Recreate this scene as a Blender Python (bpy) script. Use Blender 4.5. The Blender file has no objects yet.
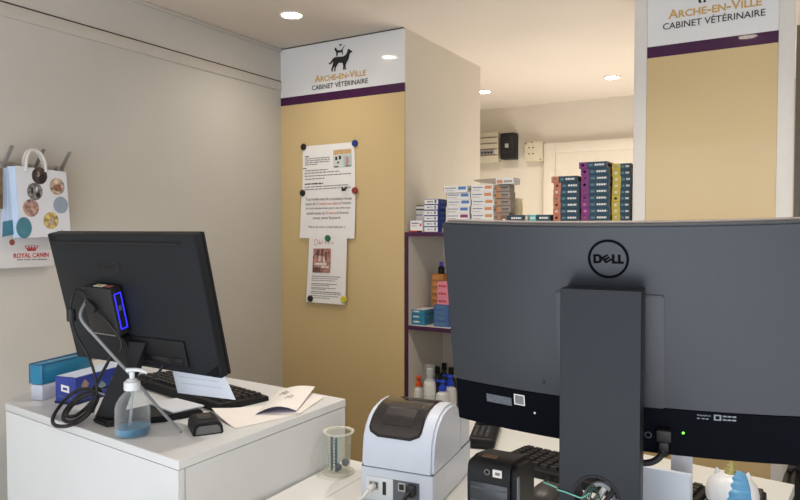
import bpy, bmesh, math, random
from mathutils import Vector, Matrix
random.seed(4)
R = math.radians
S = bpy.context.scene
COL = S.collection

# ---------------------------------------------------------------- camera (stands at the reception, eye height 1.6 m)
F, CZ, YAW, PITCH = 660.0, 1.6, R(30.6), R(1.87)
FWD = Vector((-math.sin(YAW)*math.cos(PITCH), math.cos(YAW)*math.cos(PITCH), -math.sin(PITCH)))
RT = Vector((math.cos(YAW), math.sin(YAW), 0)); UP = RT.cross(FWD); EYE = Vector((0, 0, CZ))
cam = bpy.data.cameras.new('camera'); cam.sensor_width = 36; cam.lens = F/800*36; cam.clip_start = .05
camo = bpy.data.objects.new('camera', cam); COL.objects.link(camo); S.camera = camo
camo.matrix_world = Matrix.Translation(EYE) @ Matrix((RT, UP, -FWD)).transposed().to_4x4()
def ray(x, y): return FWD + RT*((x-400)/F) - UP*((y-250)/F)
def onz(x, y, z): v = ray(x, y); return EYE + v*((z-CZ)/v.z)      # the point of a level plane seen at a photo pixel
def onx(x, y, X): v = ray(x, y); return EYE + v*(X/v.x)
def ony(x, y, Y): v = ray(x, y); return EYE + v*(Y/v.y)

# ---------------------------------------------------------------- materials
def lin(c):
    return tuple(((v/255)/12.92 if v/255 <= .04045 else ((v/255+.055)/1.055)**2.4) for v in c) + (1,)
MATS = {}
def mat(name, col, rough=.5, metal=0, noise=0.0, scale=40, bump=0.0, emit=0, coat=0, alpha=1, spec=.5):
    if name in MATS: return MATS[name]
    m = bpy.data.materials.new(name); m.use_nodes = True
    nt = m.node_tree; b = nt.nodes['Principled BSDF']
    c = lin(col)
    b.inputs['Base Color'].default_value = c; b.inputs['Roughness'].default_value = rough; b.inputs['Metallic'].default_value = metal
    b.inputs['Specular IOR Level'].default_value = spec
    b.inputs['Coat Weight'].default_value = coat; b.inputs['Coat Roughness'].default_value = .03
    if emit:
        b.inputs['Emission Color'].default_value = c; b.inputs['Emission Strength'].default_value = emit
    if noise or bump:
        tc = nt.nodes.new('ShaderNodeTexCoord'); nz = nt.nodes.new('ShaderNodeTexNoise'); nz.inputs['Scale'].default_value = scale; nz.inputs['Detail'].default_value = 4
        nt.links.new(tc.outputs['Object'], nz.inputs['Vector'])
        if noise:
            rp = nt.nodes.new('ShaderNodeValToRGB')
            rp.color_ramp.elements[0].position = .3; rp.color_ramp.elements[1].position = .7
            rp.color_ramp.elements[0].color = tuple(v*(1-noise) for v in c[:3])+(1,)
            rp.color_ramp.elements[1].color = tuple(min(1, v*(1+noise)) for v in c[:3])+(1,)
            nt.links.new(nz.outputs['Fac'], rp.inputs['Fac']); nt.links.new(rp.outputs['Color'], b.inputs['Base Color'])
        if bump:
            bp = nt.nodes.new('ShaderNodeBump'); bp.inputs['Strength'].default_value = bump; bp.inputs['Distance'].default_value = .002
            nt.links.new(nz.outputs['Fac'], bp.inputs['Height']); nt.links.new(bp.outputs['Normal'], b.inputs['Normal'])
    MATS[name] = m
    return m
def clear(name, col, dens=.12, rough=.05, edge=.5):
    """clear plastic: mostly lets light through, reflects more at grazing angles"""
    if name in MATS: return MATS[name]
    m = bpy.data.materials.new(name); m.use_nodes = True; nt = m.node_tree
    out = nt.nodes['Material Output']; nt.nodes.remove(nt.nodes['Principled BSDF'])
    tr = nt.nodes.new('ShaderNodeBsdfTransparent'); tr.inputs[0].default_value = lin(col)
    pr = nt.nodes.new('ShaderNodeBsdfPrincipled'); pr.inputs['Base Color'].default_value = lin(col); pr.inputs['Roughness'].default_value = rough
    lw = nt.nodes.new('ShaderNodeLayerWeight'); lw.inputs['Blend'].default_value = .35
    mr = nt.nodes.new('ShaderNodeMapRange'); mr.inputs['To Min'].default_value = dens; mr.inputs['To Max'].default_value = edge
    mx = nt.nodes.new('ShaderNodeMixShader')
    nt.links.new(lw.outputs['Facing'], mr.inputs['Value']); nt.links.new(mr.outputs['Result'], mx.inputs['Fac'])
    nt.links.new(tr.outputs[0], mx.inputs[1]); nt.links.new(pr.outputs[0], mx.inputs[2]); nt.links.new(mx.outputs[0], out.inputs['Surface'])
    MATS[name] = m
    return m

WALL = mat('wall_paint', (196, 192, 184), .7, noise=.03, scale=3, bump=.05)
WALLW = mat('warm_wall_paint', (208, 200, 186), .7, noise=.03, scale=3)
CEIL = mat('ceiling_paint', (214, 203, 191), .8, noise=.02, scale=2)
TRIMM = mat('trim_paint', (200, 195, 187), .5, noise=.02)
GAP = mat('shadow_gap', (70, 64, 58), .9, noise=.05)
FLOORM = mat('floor_vinyl', (150, 138, 122), .5, noise=.2, scale=60)
LAM = mat('white_laminate', (216, 218, 219), .38, noise=.015, scale=8)
LAMW = mat('white_laminate_edge', (222, 222, 218), .4, noise=.02, scale=12)
GOLDP = mat('ochre_panel', (206, 180, 130), .3, noise=.03, scale=2, coat=.35)
WHITEP = mat('white_gloss_board', (224, 224, 224), .3, noise=.01, scale=3, coat=.6)
PURPLE = mat('plum_vinyl', (66, 26, 64), .3, noise=.04, coat=.25, spec=.2)
PURPLEM = mat('plum_edging', (66, 22, 62), .5, noise=.05)
BLACKINK = mat('black_ink', (24, 22, 22), .6, noise=.05)
GOLDINK = mat('ochre_ink', (200, 160, 92), .5, noise=.04)
GREYINK = mat('grey_ink', (128, 124, 122), .7, noise=.05)
DARKINK = mat('dark_ink', (72, 68, 70), .7, noise=.05)
REDINK = mat('red_ink', (196, 92, 88), .7, noise=.05)
PAPER = mat('paper', (236, 232, 228), .8, noise=.015, scale=20)
PAPERB = mat('cool_paper', (214, 220, 230), .8, noise=.015, scale=20)
WHITEM = mat('white_frame_paint', (222, 218, 212), .45, noise=.015)
CREAM = mat('cream_paint', (214, 206, 192), .55, noise=.02)
BPL = mat('black_plastic', (22, 23, 26), .5, noise=.12, scale=300, spec=.3)
BPLS = mat('black_plastic_smooth', (18, 19, 22), .25, noise=.05)
BPLM = mat('charcoal_shell', (30, 33, 37), .5, noise=.06, scale=400, bump=.03, spec=.22)
DGREY = mat('silver_grey_shell', (60, 64, 69), .36, metal=.35, noise=.03, scale=200, spec=.25)
DCOL = mat('dark_grey_stand', (42, 45, 49), .42, metal=.3, noise=.03, scale=200, spec=.2)
CHIN = mat('navy_black_chin', (10, 13, 20), .6, noise=.06, scale=200, spec=.04)
SCREEN = mat('screen_glass', (10, 10, 12), .12, noise=.02)
RUB = mat('black_rubber', (22, 22, 24), .55, noise=.08)
GREYC = mat('grey_cable_jacket', (140, 142, 146), .5, noise=.05)
WHTC = mat('white_cable_jacket', (214, 214, 212), .5, noise=.03)
SILV = mat('silver_metal', (186, 186, 186), .3, metal=.9, noise=.03)
STEEL = mat('brushed_steel', (158, 154, 148), .45, metal=.25, noise=.08, scale=60)
BLUELED = mat('blue_light_strip', (40, 40, 235), .4, emit=2.2)
GREENLED = mat('green_light', (120, 255, 70), .4, emit=3)
LAMPG = mat('lamp_glow', (255, 240, 222), .4, emit=40)
WPL = mat('white_plastic', (218, 222, 226), .3, noise=.015, scale=20)

# ---------------------------------------------------------------- mesh builder
class MB:
    def __init__(s): s.v = []; s.f = []; s.m = []; s.mats = []
    def mi(s, m):
        if m not in s.mats: s.mats.append(m)
        return s.mats.index(m)
    def raw(s, vs, fs, m, M=None):
        o = len(s.v); k = s.mi(m)
        s.v += [tuple((M @ Vector(p)) if M else p) for p in vs]
        s.f += [tuple(i+o for i in f) for f in fs]; s.m += [k]*len(fs)
        return s
    def bm(s, b, m, M=None):
        b.verts.index_update(); s.raw([v.co.copy() for v in b.verts], [[v.index for v in f.verts] for f in b.faces], m, M); b.free(); return s
    def box(s, lo, hi, m, M=None, bev=0, seg=2, axis=None):
        b = bmesh.new(); bmesh.ops.create_cube(b, size=1)
        lo, hi = Vector(lo), Vector(hi)
        for v in b.verts: v.co = Vector(((lo[i]+hi[i])/2 + v.co[i]*(hi[i]-lo[i])) for i in range(3))
        if bev:
            es = b.edges[:]
            if axis is not None: es = [e for e in es if abs((e.verts[0].co-e.verts[1].co).normalized()[axis]) > .9]
            bmesh.ops.bevel(b, geom=es, offset=bev, segments=seg, affect='EDGES', profile=.5)
        return s.bm(b, m, M)
    def quad(s, p, m, M=None): return s.raw(p, [tuple(range(len(p)))], m, M)
    def prism(s, poly, z0, z1, m, M=None, bev=0, seg=2, caps_only=False, above=None):
        """polygon in xy pulled from z0 to z1"""
        b = bmesh.new(); f = b.faces.new([b.verts.new((x, y, z0)) for x, y in poly])
        r = bmesh.ops.extrude_face_region(b, geom=[f])
        for v in [g for g in r['geom'] if isinstance(g, bmesh.types.BMVert)]: v.co.z = z1
        bmesh.ops.recalc_face_normals(b, faces=b.faces)
        if bev:
            es = [e for e in b.edges if abs(e.verts[0].co.z-e.verts[1].co.z) < 1e-7] if caps_only else b.edges[:]
            if above is not None: es = [e for e in es if max(e.verts[0].co.y, e.verts[1].co.y) > above]
            bmesh.ops.bevel(b, geom=es, offset=bev, segments=seg, affect='EDGES')
        return s.bm(b, m, M)
    def lathe(s, prof, m, M=None, n=32, close=False):
        vs, fs = [], []
        for r, z in prof:
            for k in range(n): a = 2*math.pi*k/n; vs.append((max(r, 1e-5)*math.cos(a), max(r, 1e-5)*math.sin(a), z))
        for i in range(len(prof)-1):
            for k in range(n): fs.append((i*n+k, i*n+(k+1) % n, (i+1)*n+(k+1) % n, (i+1)*n+k))
        return s.raw(vs, fs, m, M)
    def cyl(s, p, q, r, m, n=16, r2=None):
        p, q = Vector(p), Vector(q); d = q-p; L = d.length
        M = Matrix.Translation(p) @ d.to_track_quat('Z', 'Y').to_matrix().to_4x4()
        r2 = r if r2 is None else r2
        return s.lathe([(0, 0), (r, 0), (r2, L), (0, L)], m, M, n)
    def tube(s, pts, r, m, n=8, smooth=4, closed=False):
        P = [Vector(p) for p in pts]
        if smooth and len(P) > 2:
            Q = []; L = len(P); rng = range(L) if closed else range(L-1)
            for i in rng:
                g = (lambda k: P[k % L]) if closed else (lambda k: P[min(max(k, 0), L-1)])
                a, b, c, d = g(i-1), g(i), g(i+1), g(i+2)
                for k in range(smooth):
                    t = k/smooth
                    Q.append(.5*((2*b)+(c-a)*t+(2*a-5*b+4*c-d)*t*t+(3*b-a-3*c+d)*t**3))
            if not closed: Q.append(P[-1])
            P = Q
        vs, fs = [], []; N = len(P); up = None
        for i, p in enumerate(P):
            t = (P[(i+1) % N]-P[i-1]) if closed else (P[min(i+1, N-1)]-P[max(i-1, 0)])
            t = t.normalized() if t.length > 1e-9 else Vector((0, 0, 1))
            if up is None: up = t.orthogonal().normalized()
            up = (up - t*up.dot(t)); up = up.normalized() if up.length > 1e-6 else t.orthogonal().normalized()
            w = t.cross(up)
            rr = r(i/(N-1)) if callable(r) else r
            for k in range(n): a = 2*math.pi*k/n; vs.append(p+(up*math.cos(a)+w*math.sin(a))*rr)
        for i in range(N if closed else N-1):
            j = (i+1) % N
            for k in range(n): fs.append((i*n+k, i*n+(k+1) % n, j*n+(k+1) % n, j*n+k))
        if not closed: fs += [tuple(range(n))[::-1], tuple((N-1)*n+k for k in range(n))]
        return s.raw(vs, fs, m)
    def ball(s, c, r, m, sc=(1, 1, 1), M=None, u=20, v=12):
        b = bmesh.new(); bmesh.ops.create_uvsphere(b, u_segments=u, v_segments=v, radius=1)
        for q in b.verts: q.co = Vector((c[0]+q.co.x*r*sc[0], c[1]+q.co.y*r*sc[1], c[2]+q.co.z*r*sc[2]))
        return s.bm(b, m, M)
    def text(s, txt, m, M, width=None, height=None, bold=0.0, small=False, align='CENTER', space=1.0):
        """lettering, centred on the origin of M, fitted to a width and / or a height"""
        cu = bpy.data.curves.new('t', 'FONT'); cu.body = txt; cu.align_x = align; cu.offset = bold; cu.space_character = space; cu.resolution_u = 2
        if small:
            cu.small_caps_scale = .78
            for i, ch in enumerate(txt):
                if ch.islower(): cu.body_format[i].use_small_caps = True
        o = bpy.data.objects.new('t', cu); COL.objects.link(o)
        dg = bpy.context.evaluated_depsgraph_get(); dg.update()
        me = bpy.data.meshes.new_from_object(o.evaluated_get(dg))
        vs = [v.co.copy() for v in me.vertices]; fs = [tuple(p.vertices) for p in me.polygons]
        bpy.data.objects.remove(o); bpy.data.curves.remove(cu); bpy.data.meshes.remove(me)
        if not vs: return s
        x0, x1 = min(v.x for v in vs), max(v.x for v in vs); y0, y1 = min(v.y for v in vs), max(v.y for v in vs)
        sx = width/(x1-x0) if width else None; sy = height/(y1-y0) if height else None
        sx = sx or sy; sy = sy or sx
        xo = (x0+x1)/2 if align == 'CENTER' else x0
        return s.raw([((v.x-xo)*sx, (v.y-(y0+y1)/2)*sy, 0) for v in vs], fs, m, M)
    def build(s, name, parent=None, loc=(0, 0, 0), rz=0, local=False, angle=35, smooth=True):
        me = bpy.data.meshes.new(name); me.from_pydata([tuple(v) for v in s.v], [], s.f)
        for m in s.mats: me.materials.append(m)
        me.polygons.foreach_set('material_index', s.m)
        b = bmesh.new(); b.from_mesh(me); bmesh.ops.recalc_face_normals(b, faces=b.faces); b.to_mesh(me); b.free()
        if smooth:
            me.shade_smooth(); me.set_sharp_from_angle(angle=R(angle))
        o = bpy.data.objects.new(name, me); COL.objects.link(o)
        if parent is not None: o.parent = parent; W = WM[parent.name]
        else:
            W = Matrix.Translation(loc) @ Matrix.Rotation(rz, 4, 'Z'); o.location = loc; o.rotation_euler = (0, 0, rz)
        WM[o.name] = W
        if not local: me.transform(W.inverted())
        me.update()
        return o
WM = {}
def tag(o, label, cat, group=None, kind=None):
    o['label'] = label; o['category'] = cat
    if group: o['group'] = group
    if kind: o['kind'] = kind
    return o
def thing(name, label, cat, loc=(0, 0, 0), rz=0, group=None):
    o = bpy.data.objects.new(name, None); COL.objects.link(o); o.empty_display_size = .05
    o.location = loc; o.rotation_euler = (0, 0, rz)
    WM[o.name] = Matrix.Translation(loc) @ Matrix.Rotation(rz, 4, 'Z')
    return tag(o, label, cat, group)
def struct(name, mb, **k):
    o = mb.build(name, **k); o['kind'] = 'structure'; return o
def dup(root, loc, rz=0, label=None, group=None):
    r = root.copy(); COL.objects.link(r); r.location = loc; r.rotation_euler = (0, 0, rz)
    if label: r['label'] = label
    if group: r['group'] = group
    for ch in list(root.children):
        c = ch.copy(); COL.objects.link(c); c.parent = r
        for g in list(ch.children):
            d = g.copy(); COL.objects.link(d); d.parent = c
    return r
def FR(o, x, y, z):
    """frame from an origin and three axis vectors"""
    M = Matrix((Vector(x), Vector(y), Vector(z))).transposed().to_4x4(); M.translation = Vector(o); return M
def FACE_Y(x, y, z): return FR((x, y, z), (1, 0, 0), (0, 0, 1), (0, -1, 0))     # flat things that face the front of the room
ORD = ['lowest', 'second from the bottom', 'third from the bottom', 'fourth from the bottom', 'fifth from the bottom', 'sixth from the bottom', 'seventh from the bottom', 'eighth from the bottom', 'ninth from the bottom', 'tenth from the bottom']

def curve_mesh(cu):
    o = bpy.data.objects.new('c', cu); COL.objects.link(o); dg = bpy.context.evaluated_depsgraph_get(); dg.update()
    me = bpy.data.meshes.new_from_object(o.evaluated_get(dg)); r = ([v.co.copy() for v in me.vertices], [tuple(p.vertices) for p in me.polygons])
    bpy.data.objects.remove(o); bpy.data.curves.remove(cu); bpy.data.meshes.remove(me); return r
def filled(polys, extrude=0.0):
    """flat filled shape from closed outlines (inner ones become holes)"""
    cu = bpy.data.curves.new('shape', 'CURVE'); cu.dimensions = '2D'; cu.fill_mode = 'BOTH' if extrude else 'FRONT'; cu.extrude = extrude
    for pl in polys:
        sp = cu.splines.new('POLY'); sp.points.add(len(pl)-1); sp.use_cyclic_u = True
        for q, (x, y) in zip(sp.points, pl): q.co = (x, y, 0, 1)
    return curve_mesh(cu)
# ================================================================= THE SETTING
HC, YP, ZD, ZC = 2.41, 2.32, 1.163, 1.01     # ceiling, plane of the sign panels, left desk top, counter top
struct('floor', MB().box((-2.1, -2.5, -.1), (3, 4.3, 0), FLOORM))
struct('ceiling', MB().box((-2.1, -2.5, HC), (3, 4.3, HC+.1), CEIL))
struct('wall_left', MB().box((-2.1, -2.5, 0), (-2, 4.3, HC), WALL))
struct('wall_back', MB().box((-2, 4.2, 0), (3, 4.3, HC), WALLW))
struct('wall_right', MB().box((2.6, -2.5, 0), (2.7, 4.2, HC), WALL))
struct('trim_1', MB().box((-2, -2.5, 2.262), (-1.9985, YP, 2.267), GAP))
struct('trim_2', MB().box((-2, -2.5, 2.222), (-1.994, YP, 2.2618), TRIMM, bev=.002))
struct('trim_3', MB().box((-2, -2.5, HC-.014), (-1.99, YP, HC), TRIMM, bev=.003))
struct('wall_pillar_left', MB().box((-2, YP+.012, 0), (-1.353, 3.08, HC), WALLW))
struct('wall_pillar_right', MB().box((-.458, YP+.012, 0), (.0, 2.62, HC), WALLW))
struct('trim_4', MB().box((-.460, YP-.004, 0), (-.419, YP+.0118, HC), WHITEM, bev=.002))
struct('trim_5', MB().box((-.0405, YP-.004, 0), (.003, YP+.0118, HC), WHITEM, bev=.002))
struct('trim_6', MB().box((-2, YP-.003, HC-.004), (-1.353, YP+.001, HC), GAP))
# door in the far wall
d = MB()
for lo, hi in (((-1.386, 4.17, 0), (-1.31, 4.2, 2.15)), ((-.47, 4.17, 0), (-.394, 4.2, 2.15)), ((-1.31, 4.17, 2.085), (-.47, 4.2, 2.15))): d.box(lo, hi, CREAM, bev=.004)
d.box((-1.31, 4.185, 0), (-.47, 4.2, 2.085), CREAM)
struct('door_1', d)

# ---- sign panels
def emblem_points(pts): return [ony(320+x/9.09, 40+y/9.09, YP) for x, y in pts]
DOG = [(297,103),(276,92),(262,77),(252,92),(248,110),(238,132),(215,149),(180,153),(145,154),(122,166),(108,184),(96,203),(80,214),(86,222),(100,220),(112,206),(121,194),(120,215),(114,238),(104,262),(106,286),(120,288),(119,278),(117,272),(128,248),(134,240),(132,262),(129,284),(143,285),(141,272),(146,248),(160,226),(172,208),(195,208),(208,212),(212,236),(211,271),(222,272),(222,262),(221,238),(226,268),(239,270),(236,258),(234,232),(243,207),(254,188),(263,168),(268,145),(272,124),(290,112)]
CAT = [(137,74),(143,71),(150,73),(157,92),(175,95),(192,93),(205,78),(217,57),(226,48),(228,52),(219,66),(209,86),(208,105),(210,128),(211,137),(204,136),(201,120),(194,113),(178,116),(165,116),(163,128),(161,142),(154,147),(148,143),(149,124),(147,108),(137,98),(134,86)]
BIRD = [(173,47),(180,40),(190,37),(199,42),(203,46),(196,50),(186,54),(177,51)]
def sign(name, label, x0, x1, dx, dz=0, ds=0):
    t = thing(name, label, 'sign', ((x0+x1)/2, YP, 0))
    MB().box((x0, YP, 0), (x1, YP+.011, 2.1535+ds), GOLDP).build('ochre_field', t)
    hd = MB().box((x0, YP, 2.1900+ds), (x1, YP+.011, HC-.004), WHITEP).build('white_header', t)
    MB().box((x0, YP-.0005, 2.1536+ds), (x1, YP+.011, 2.1899+ds), PURPLE).build('plum_stripe', t)
    e = MB()
    for poly in (DOG, CAT, BIRD):
        vs, fs = filled([[(p.x+dx, p.z+dz) for p in emblem_points(poly)]]); e.raw([(v.x, YP-.0015, v.y) for v in vs], fs, BLACKINK)
    e.build('animal_emblem', hd)
    cx = -1.674+dx
    MB().text('Arche-en-Ville', GOLDINK, FACE_Y(cx+.003, YP-.0015, 2.2195+.034+dz), width=.268, height=.030, bold=.022, small=True).build('ochre_lettering', hd)
    MB().text('CABINET VÉTÉRINAIRE', BLACKINK, FACE_Y(cx, YP-.0015, 2.2195+dz), width=.294, height=.0265, bold=.008).build('black_lettering', hd)
    return t
sign('sign_panel', 'wide ochre wall panel with white header, plum stripe and pinned papers', -2, -1.353, 0)
sign('sign_panel', 'narrow ochre wall panel framed by white strips behind the big grey monitor', -.4188, -.0407, 1.450, .043, .010)

# ---- downlights
def downlight(x, y, label, w=28, warm=(1, .92, .82)):
    t = thing('ceiling_downlight', label, 'light', (x, y, HC), group='recessed ceiling downlights')
    MB().lathe([(.036, -.001), (.046, -.001), (.048, -.004), (.046, -.006), (.038, -.005), (.036, -.001)], WHITEM, Matrix.Translation((x, y, HC)), 28).build('ring', t)
    MB().lathe([(0, -.0025), (.0362, -.0025)], LAMPG, Matrix.Translation((x, y, HC)), 28).build('diffuser', t)
    l = bpy.data.lights.new('spot', 'SPOT'); l.energy = w; l.color = warm; l.spot_size = R(150); l.spot_blend = .9; l.shadow_soft_size = .04
    o = bpy.data.objects.new('ceiling_spot_lamp', l); COL.objects.link(o); o.location = (x, y, HC-.012)
downlight(-1.64, 1.966, 'round ceiling downlight in front of the wide ochre sign panel', 9)
downlight(-1.575, 3.64, 'round ceiling downlight beside the edge of the wall pillar, above the meter cabinet', 16)
downlight(-.836, 3.642, 'round ceiling downlight above the white door in the back room', 14)
downlight(-.168, 1.478, 'round ceiling downlight mirrored in the plum stripe of the narrow panel')

# ================================================================= BACK ROOM
t = thing('fuse_cabinet', 'beige electrical fuse cabinet with switches on the far wall', 'cabinet', (-1.82, 4.2, 2.04))
MB().box((-1.90, 4.13, 2.04), (-1.684, 4.2, 2.245), mat('beige_plastic', (182, 174, 154), .5, noise=.03), bev=.006).build('case', t)
b = MB()
for z in (2.088, 2.128, 2.166, 2.206): b.box((-1.895, 4.127, z), (-1.69, 4.131, z+.006), mat('dark_groove', (104, 92, 76), .7, noise=.05))
b.build('grooves', t)
b = MB()
b.box((-1.89, 4.122, 2.098), (-1.712, 4.1305, 2.126), mat('switch_grey', (138, 136, 140), .5, noise=.05))
for k in range(8): b.box((-1.887+k*.022, 4.116, 2.102), (-1.875+k*.022, 4.124, 2.114), BPL)
b.build('switch_row', t)
t = thing('electric_meter', 'black electricity meter box beside the beige fuse cabinet', 'meter', (-1.617, 4.2, 2.06))
c = MB().box((-1.665, 4.12, 2.058), (-1.567, 4.2, 2.230), BPL, bev=.005).build('case', t)
MB().box((-1.631, 4.117, 2.132), (-1.607, 4.121, 2.159), mat('meter_window', (150, 152, 148), .3, noise=.05)).build('display', c)
for z in (2.10, 2.19): MB().box((-1.656, 4.116, z), (-1.576, 4.121, z+.008), RUB).build('ridge', c)
t = thing('junction_box', 'square cream junction box with dark screw holes on the far wall', 'box', (-1.45, 4.2, 2.04))
c = MB().box((-1.509, 4.15, 2.036), (-1.387, 4.2, 2.164), mat('cream_plastic', (196, 188, 166), .5, noise=.02), bev=.006).build('cover', t)
for x, z in ((-1.499, 2.154), (-1.457, 2.159), (-1.477, 2.126), (-1.449, 2.126), (-1.477, 2.086), (-1.449, 2.086), (-1.399, 2.046)):
    MB().cyl((x, 4.1485, z), (x, 4.151, z), .005, GAP, 10).build('screw_hole', c)

# rack in the gap beside the narrow panel
GREYR = mat('grey_rack_metal', (112, 110, 106), .5, metal=.3, noise=.05)
t = thing('storage_rack', 'grey storage rack seen at the edge beyond the narrow sign panel', 'rack', (.4, 3, 0))
MB().box((.008, 2.9, 0), (.03, 3.3, 2.36), GREYR, bev=.003).build('upright', t)
MB().box((.78, 2.9, 0), (.8, 3.3, 2.36), GREYR, bev=.003).build('upright', t)
MB().box((.03, 3.29, 0), (.78, 3.3, 2.36), mat('rack_back', (84, 82, 80), .6, noise=.05)).build('back_panel', t)
RZ = (.3, .75, 1.2, 1.64, 1.985, 2.075, 2.335)
for z in RZ: MB().box((.03, 2.9, z), (.78, 3.29, z+.02), mat('rack_shelf', (140, 136, 130), .5, noise=.04), bev=.002).build('shelf', t)
for k, (z, h, c, n) in enumerate(((1.66, .24, (88, 84, 82), 'dark ring binder on the rack shelf below the middle of the gap'), (2.095, .16, (70, 72, 80), 'dark ring binder on the upper rack shelf'))):
    o = thing('ring_binder', n, 'binder', (.06, 2.93, z))
    MB().box((.035, 2.93, z+.0005), (.085, 3.2, z+h), mat('binder_%d' % k, c, .5, noise=.08), bev=.004).build('cover', o)
    MB().box((.045, 2.9285, z+h*.35), (.075, 2.9305, z+h*.75), PAPER).build('spine_tag', o)

# ================================================================= SHELVING UNIT BETWEEN THE PANELS
SH0, SH1, SY0, SY1, ST = -1.351, -.462, YP, 2.64, 1.585
SHW = mat('white_shelf_board', (206, 200, 190), .5, noise=.02)
t = thing('shelving_unit', 'white open shelving unit with plum front edges between the panels', 'shelf', ((SH0+SH1)/2, 2.48, 0))
MB().box((SH0, SY0+.004, 0), (SH0+.017, SY1, ST-.017), SHW).build('side_panel', t)
MB().box((SH1-.017, SY0+.004, 0), (SH1, SY1, ST-.017), SHW).build('side_panel', t)
MB().box((SH0+.017, SY1-.008, 0), (SH1-.017, SY1, ST-.017), SHW).build('back_panel', t)
ZS = (.43, .825, 1.206)
MB().box((SH0, SY0+.004, ST-.017), (SH1, SY1, ST), SHW).build('top_board', t)
for z in ZS: MB().box((SH0+.017, SY0+.004, z-.017), (SH1-.017, SY1-.008, z), SHW).build('shelf_board', t)
e = MB()
e.box((SH0+.002, SY0, 0), (SH0+.017, SY0+.004, ST), PURPLEM); e.box((SH1-.017, SY0, 0), (SH1, SY0+.004, ST), PURPLEM)
e.box((SH0+.017, SY0, ST-.017), (SH1-.017, SY0+.004, ST), PURPLEM)
for z in ZS: e.box((SH0+.017, SY0, z-.017), (SH1-.017, SY0+.004, z), PURPLEM)
e.build('front_edging', t)
ZR = ST+.042
ZL = ST+.019; XM = ony(508, 225, 2.36).x
MB().box((-1.185, SY0+.012, ST), (XM-.001, SY1, ZL), SHW, bev=.002).build('riser', t)
MB().box((XM+.001, SY0+.012, ST), (SH1-.004, SY1, ZR), SHW, bev=.002).build('riser', t)

# ---- medicine boxes
def medbox(name, w, dp, h, base, decals, side=None, end=None):
    """carton, origin at the middle of its bottom; decals are (face, a0, a1, z0, z1, material) in fractions"""
    b = MB(); b.box((-w/2, -dp/2, 0), (w/2, dp/2, h), base, bev=.0007, seg=1)
    for fc, a0, a1, z0, z1, m in decals:
        e = .00035
        if fc == 'f': p = [(-w/2+w*a0, -dp/2-e, h*z0), (-w/2+w*a1, -dp/2-e, h*z0), (-w/2+w*a1, -dp/2-e, h*z1), (-w/2+w*a0, -dp/2-e, h*z1)]
        if fc == 'r': p = [(w/2+e, -dp/2+dp*a0, h*z0), (w/2+e, -dp/2+dp*a1, h*z0), (w/2+e, -dp/2+dp*a1, h*z1), (w/2+e, -dp/2+dp*a0, h*z1)]
        if fc == 't': p = [(-w/2+w*a0, -dp/2+dp*z0, h+e), (-w/2+w*a1, -dp/2+dp*z0, h+e), (-w/2+w*a1, -dp/2+dp*z1, h+e), (-w/2+w*a0, -dp/2+dp*z1, h+e)]
        b.quad(p, m)
    return b.build(name, local=True)
def textbars(face, a0, a1, z0, z1, m, n=7, seed=0):
    rr = random.Random(seed); out = []; x = a0
    while x < a1-.01:
        wd = min((a1-a0)/n*rr.uniform(.5, 1.1), a1-x); out.append((face, x, x+wd*.8, z0, z1, m)); x += wd
    return out
PXM = 277.0
CW = mat('carton_white', (226, 224, 222), .55, noise=.02); CB = mat('carton_royal_blue', (42, 58, 142), .5, noise=.05)
CT = mat('carton_navy_teal', (30, 66, 84), .5, noise=.06); CO = mat('carton_coral', (190, 118, 92), .5, noise=.05)
CP = mat('carton_purple', (122, 42, 118), .5, noise=.05); CY = mat('carton_mustard', (196, 174, 66), .5, noise=.05)
CG = mat('carton_taupe', (162, 150, 138), .6, noise=.05); COR = mat('carton_orange', (206, 142, 92), .5, noise=.05)
CBL = mat('carton_mid_blue', (82, 122, 178), .5, noise=.05); CPU = mat('carton_magenta', (138, 52, 112), .5, noise=.05)
CTQ = mat('carton_turquoise', (92, 186, 190), .5, noise=.05); CBR = mat('carton_brown', (124, 96, 80), .6, noise=.05)
CGN = mat('carton_dark_green', (52, 76, 58), .5, noise=.05); CRD = mat('carton_red', (178, 52, 48), .5, noise=.05)
CTE = mat('carton_teal', (32, 120, 152), .5, noise=.05); CDB = mat('carton_denim', (66, 96, 150), .5, noise=.05)
CPK = mat('carton_pink', (216, 132, 150), .5, noise=.05); COB = mat('carton_amber', (184, 120, 54), .5, noise=.06)
NAVYI = mat('navy_ink', (44, 52, 108), .6, noise=.04); LTEAL = mat('pale_teal_ink', (84, 124, 138), .6, noise=.04)
def place_stack(proto, n, x, y, z, h, labels, group, cat='box', jit=.003, rz=0, seed=1, first=True, offs=None):
    rr = random.Random(seed)
    for k in range(n):
        o = proto if (k == 0 and first) else dup(proto, (0, 0, 0))
        ox = offs.get(k, 0) if offs else 0
        o.location = (x+rr.uniform(-jit, jit)+ox, y+rr.uniform(-jit, jit), z+k*(h+.0004)); o.rotation_euler = (0, 0, rz+rr.uniform(-.02, .02))
        tag(o, labels(k, n), cat, group)
def ordl(k, n): return 'topmost' if k == n-1 else ORD[k]
def xat(px, Y): return ony(px, 225, Y).x
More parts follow.
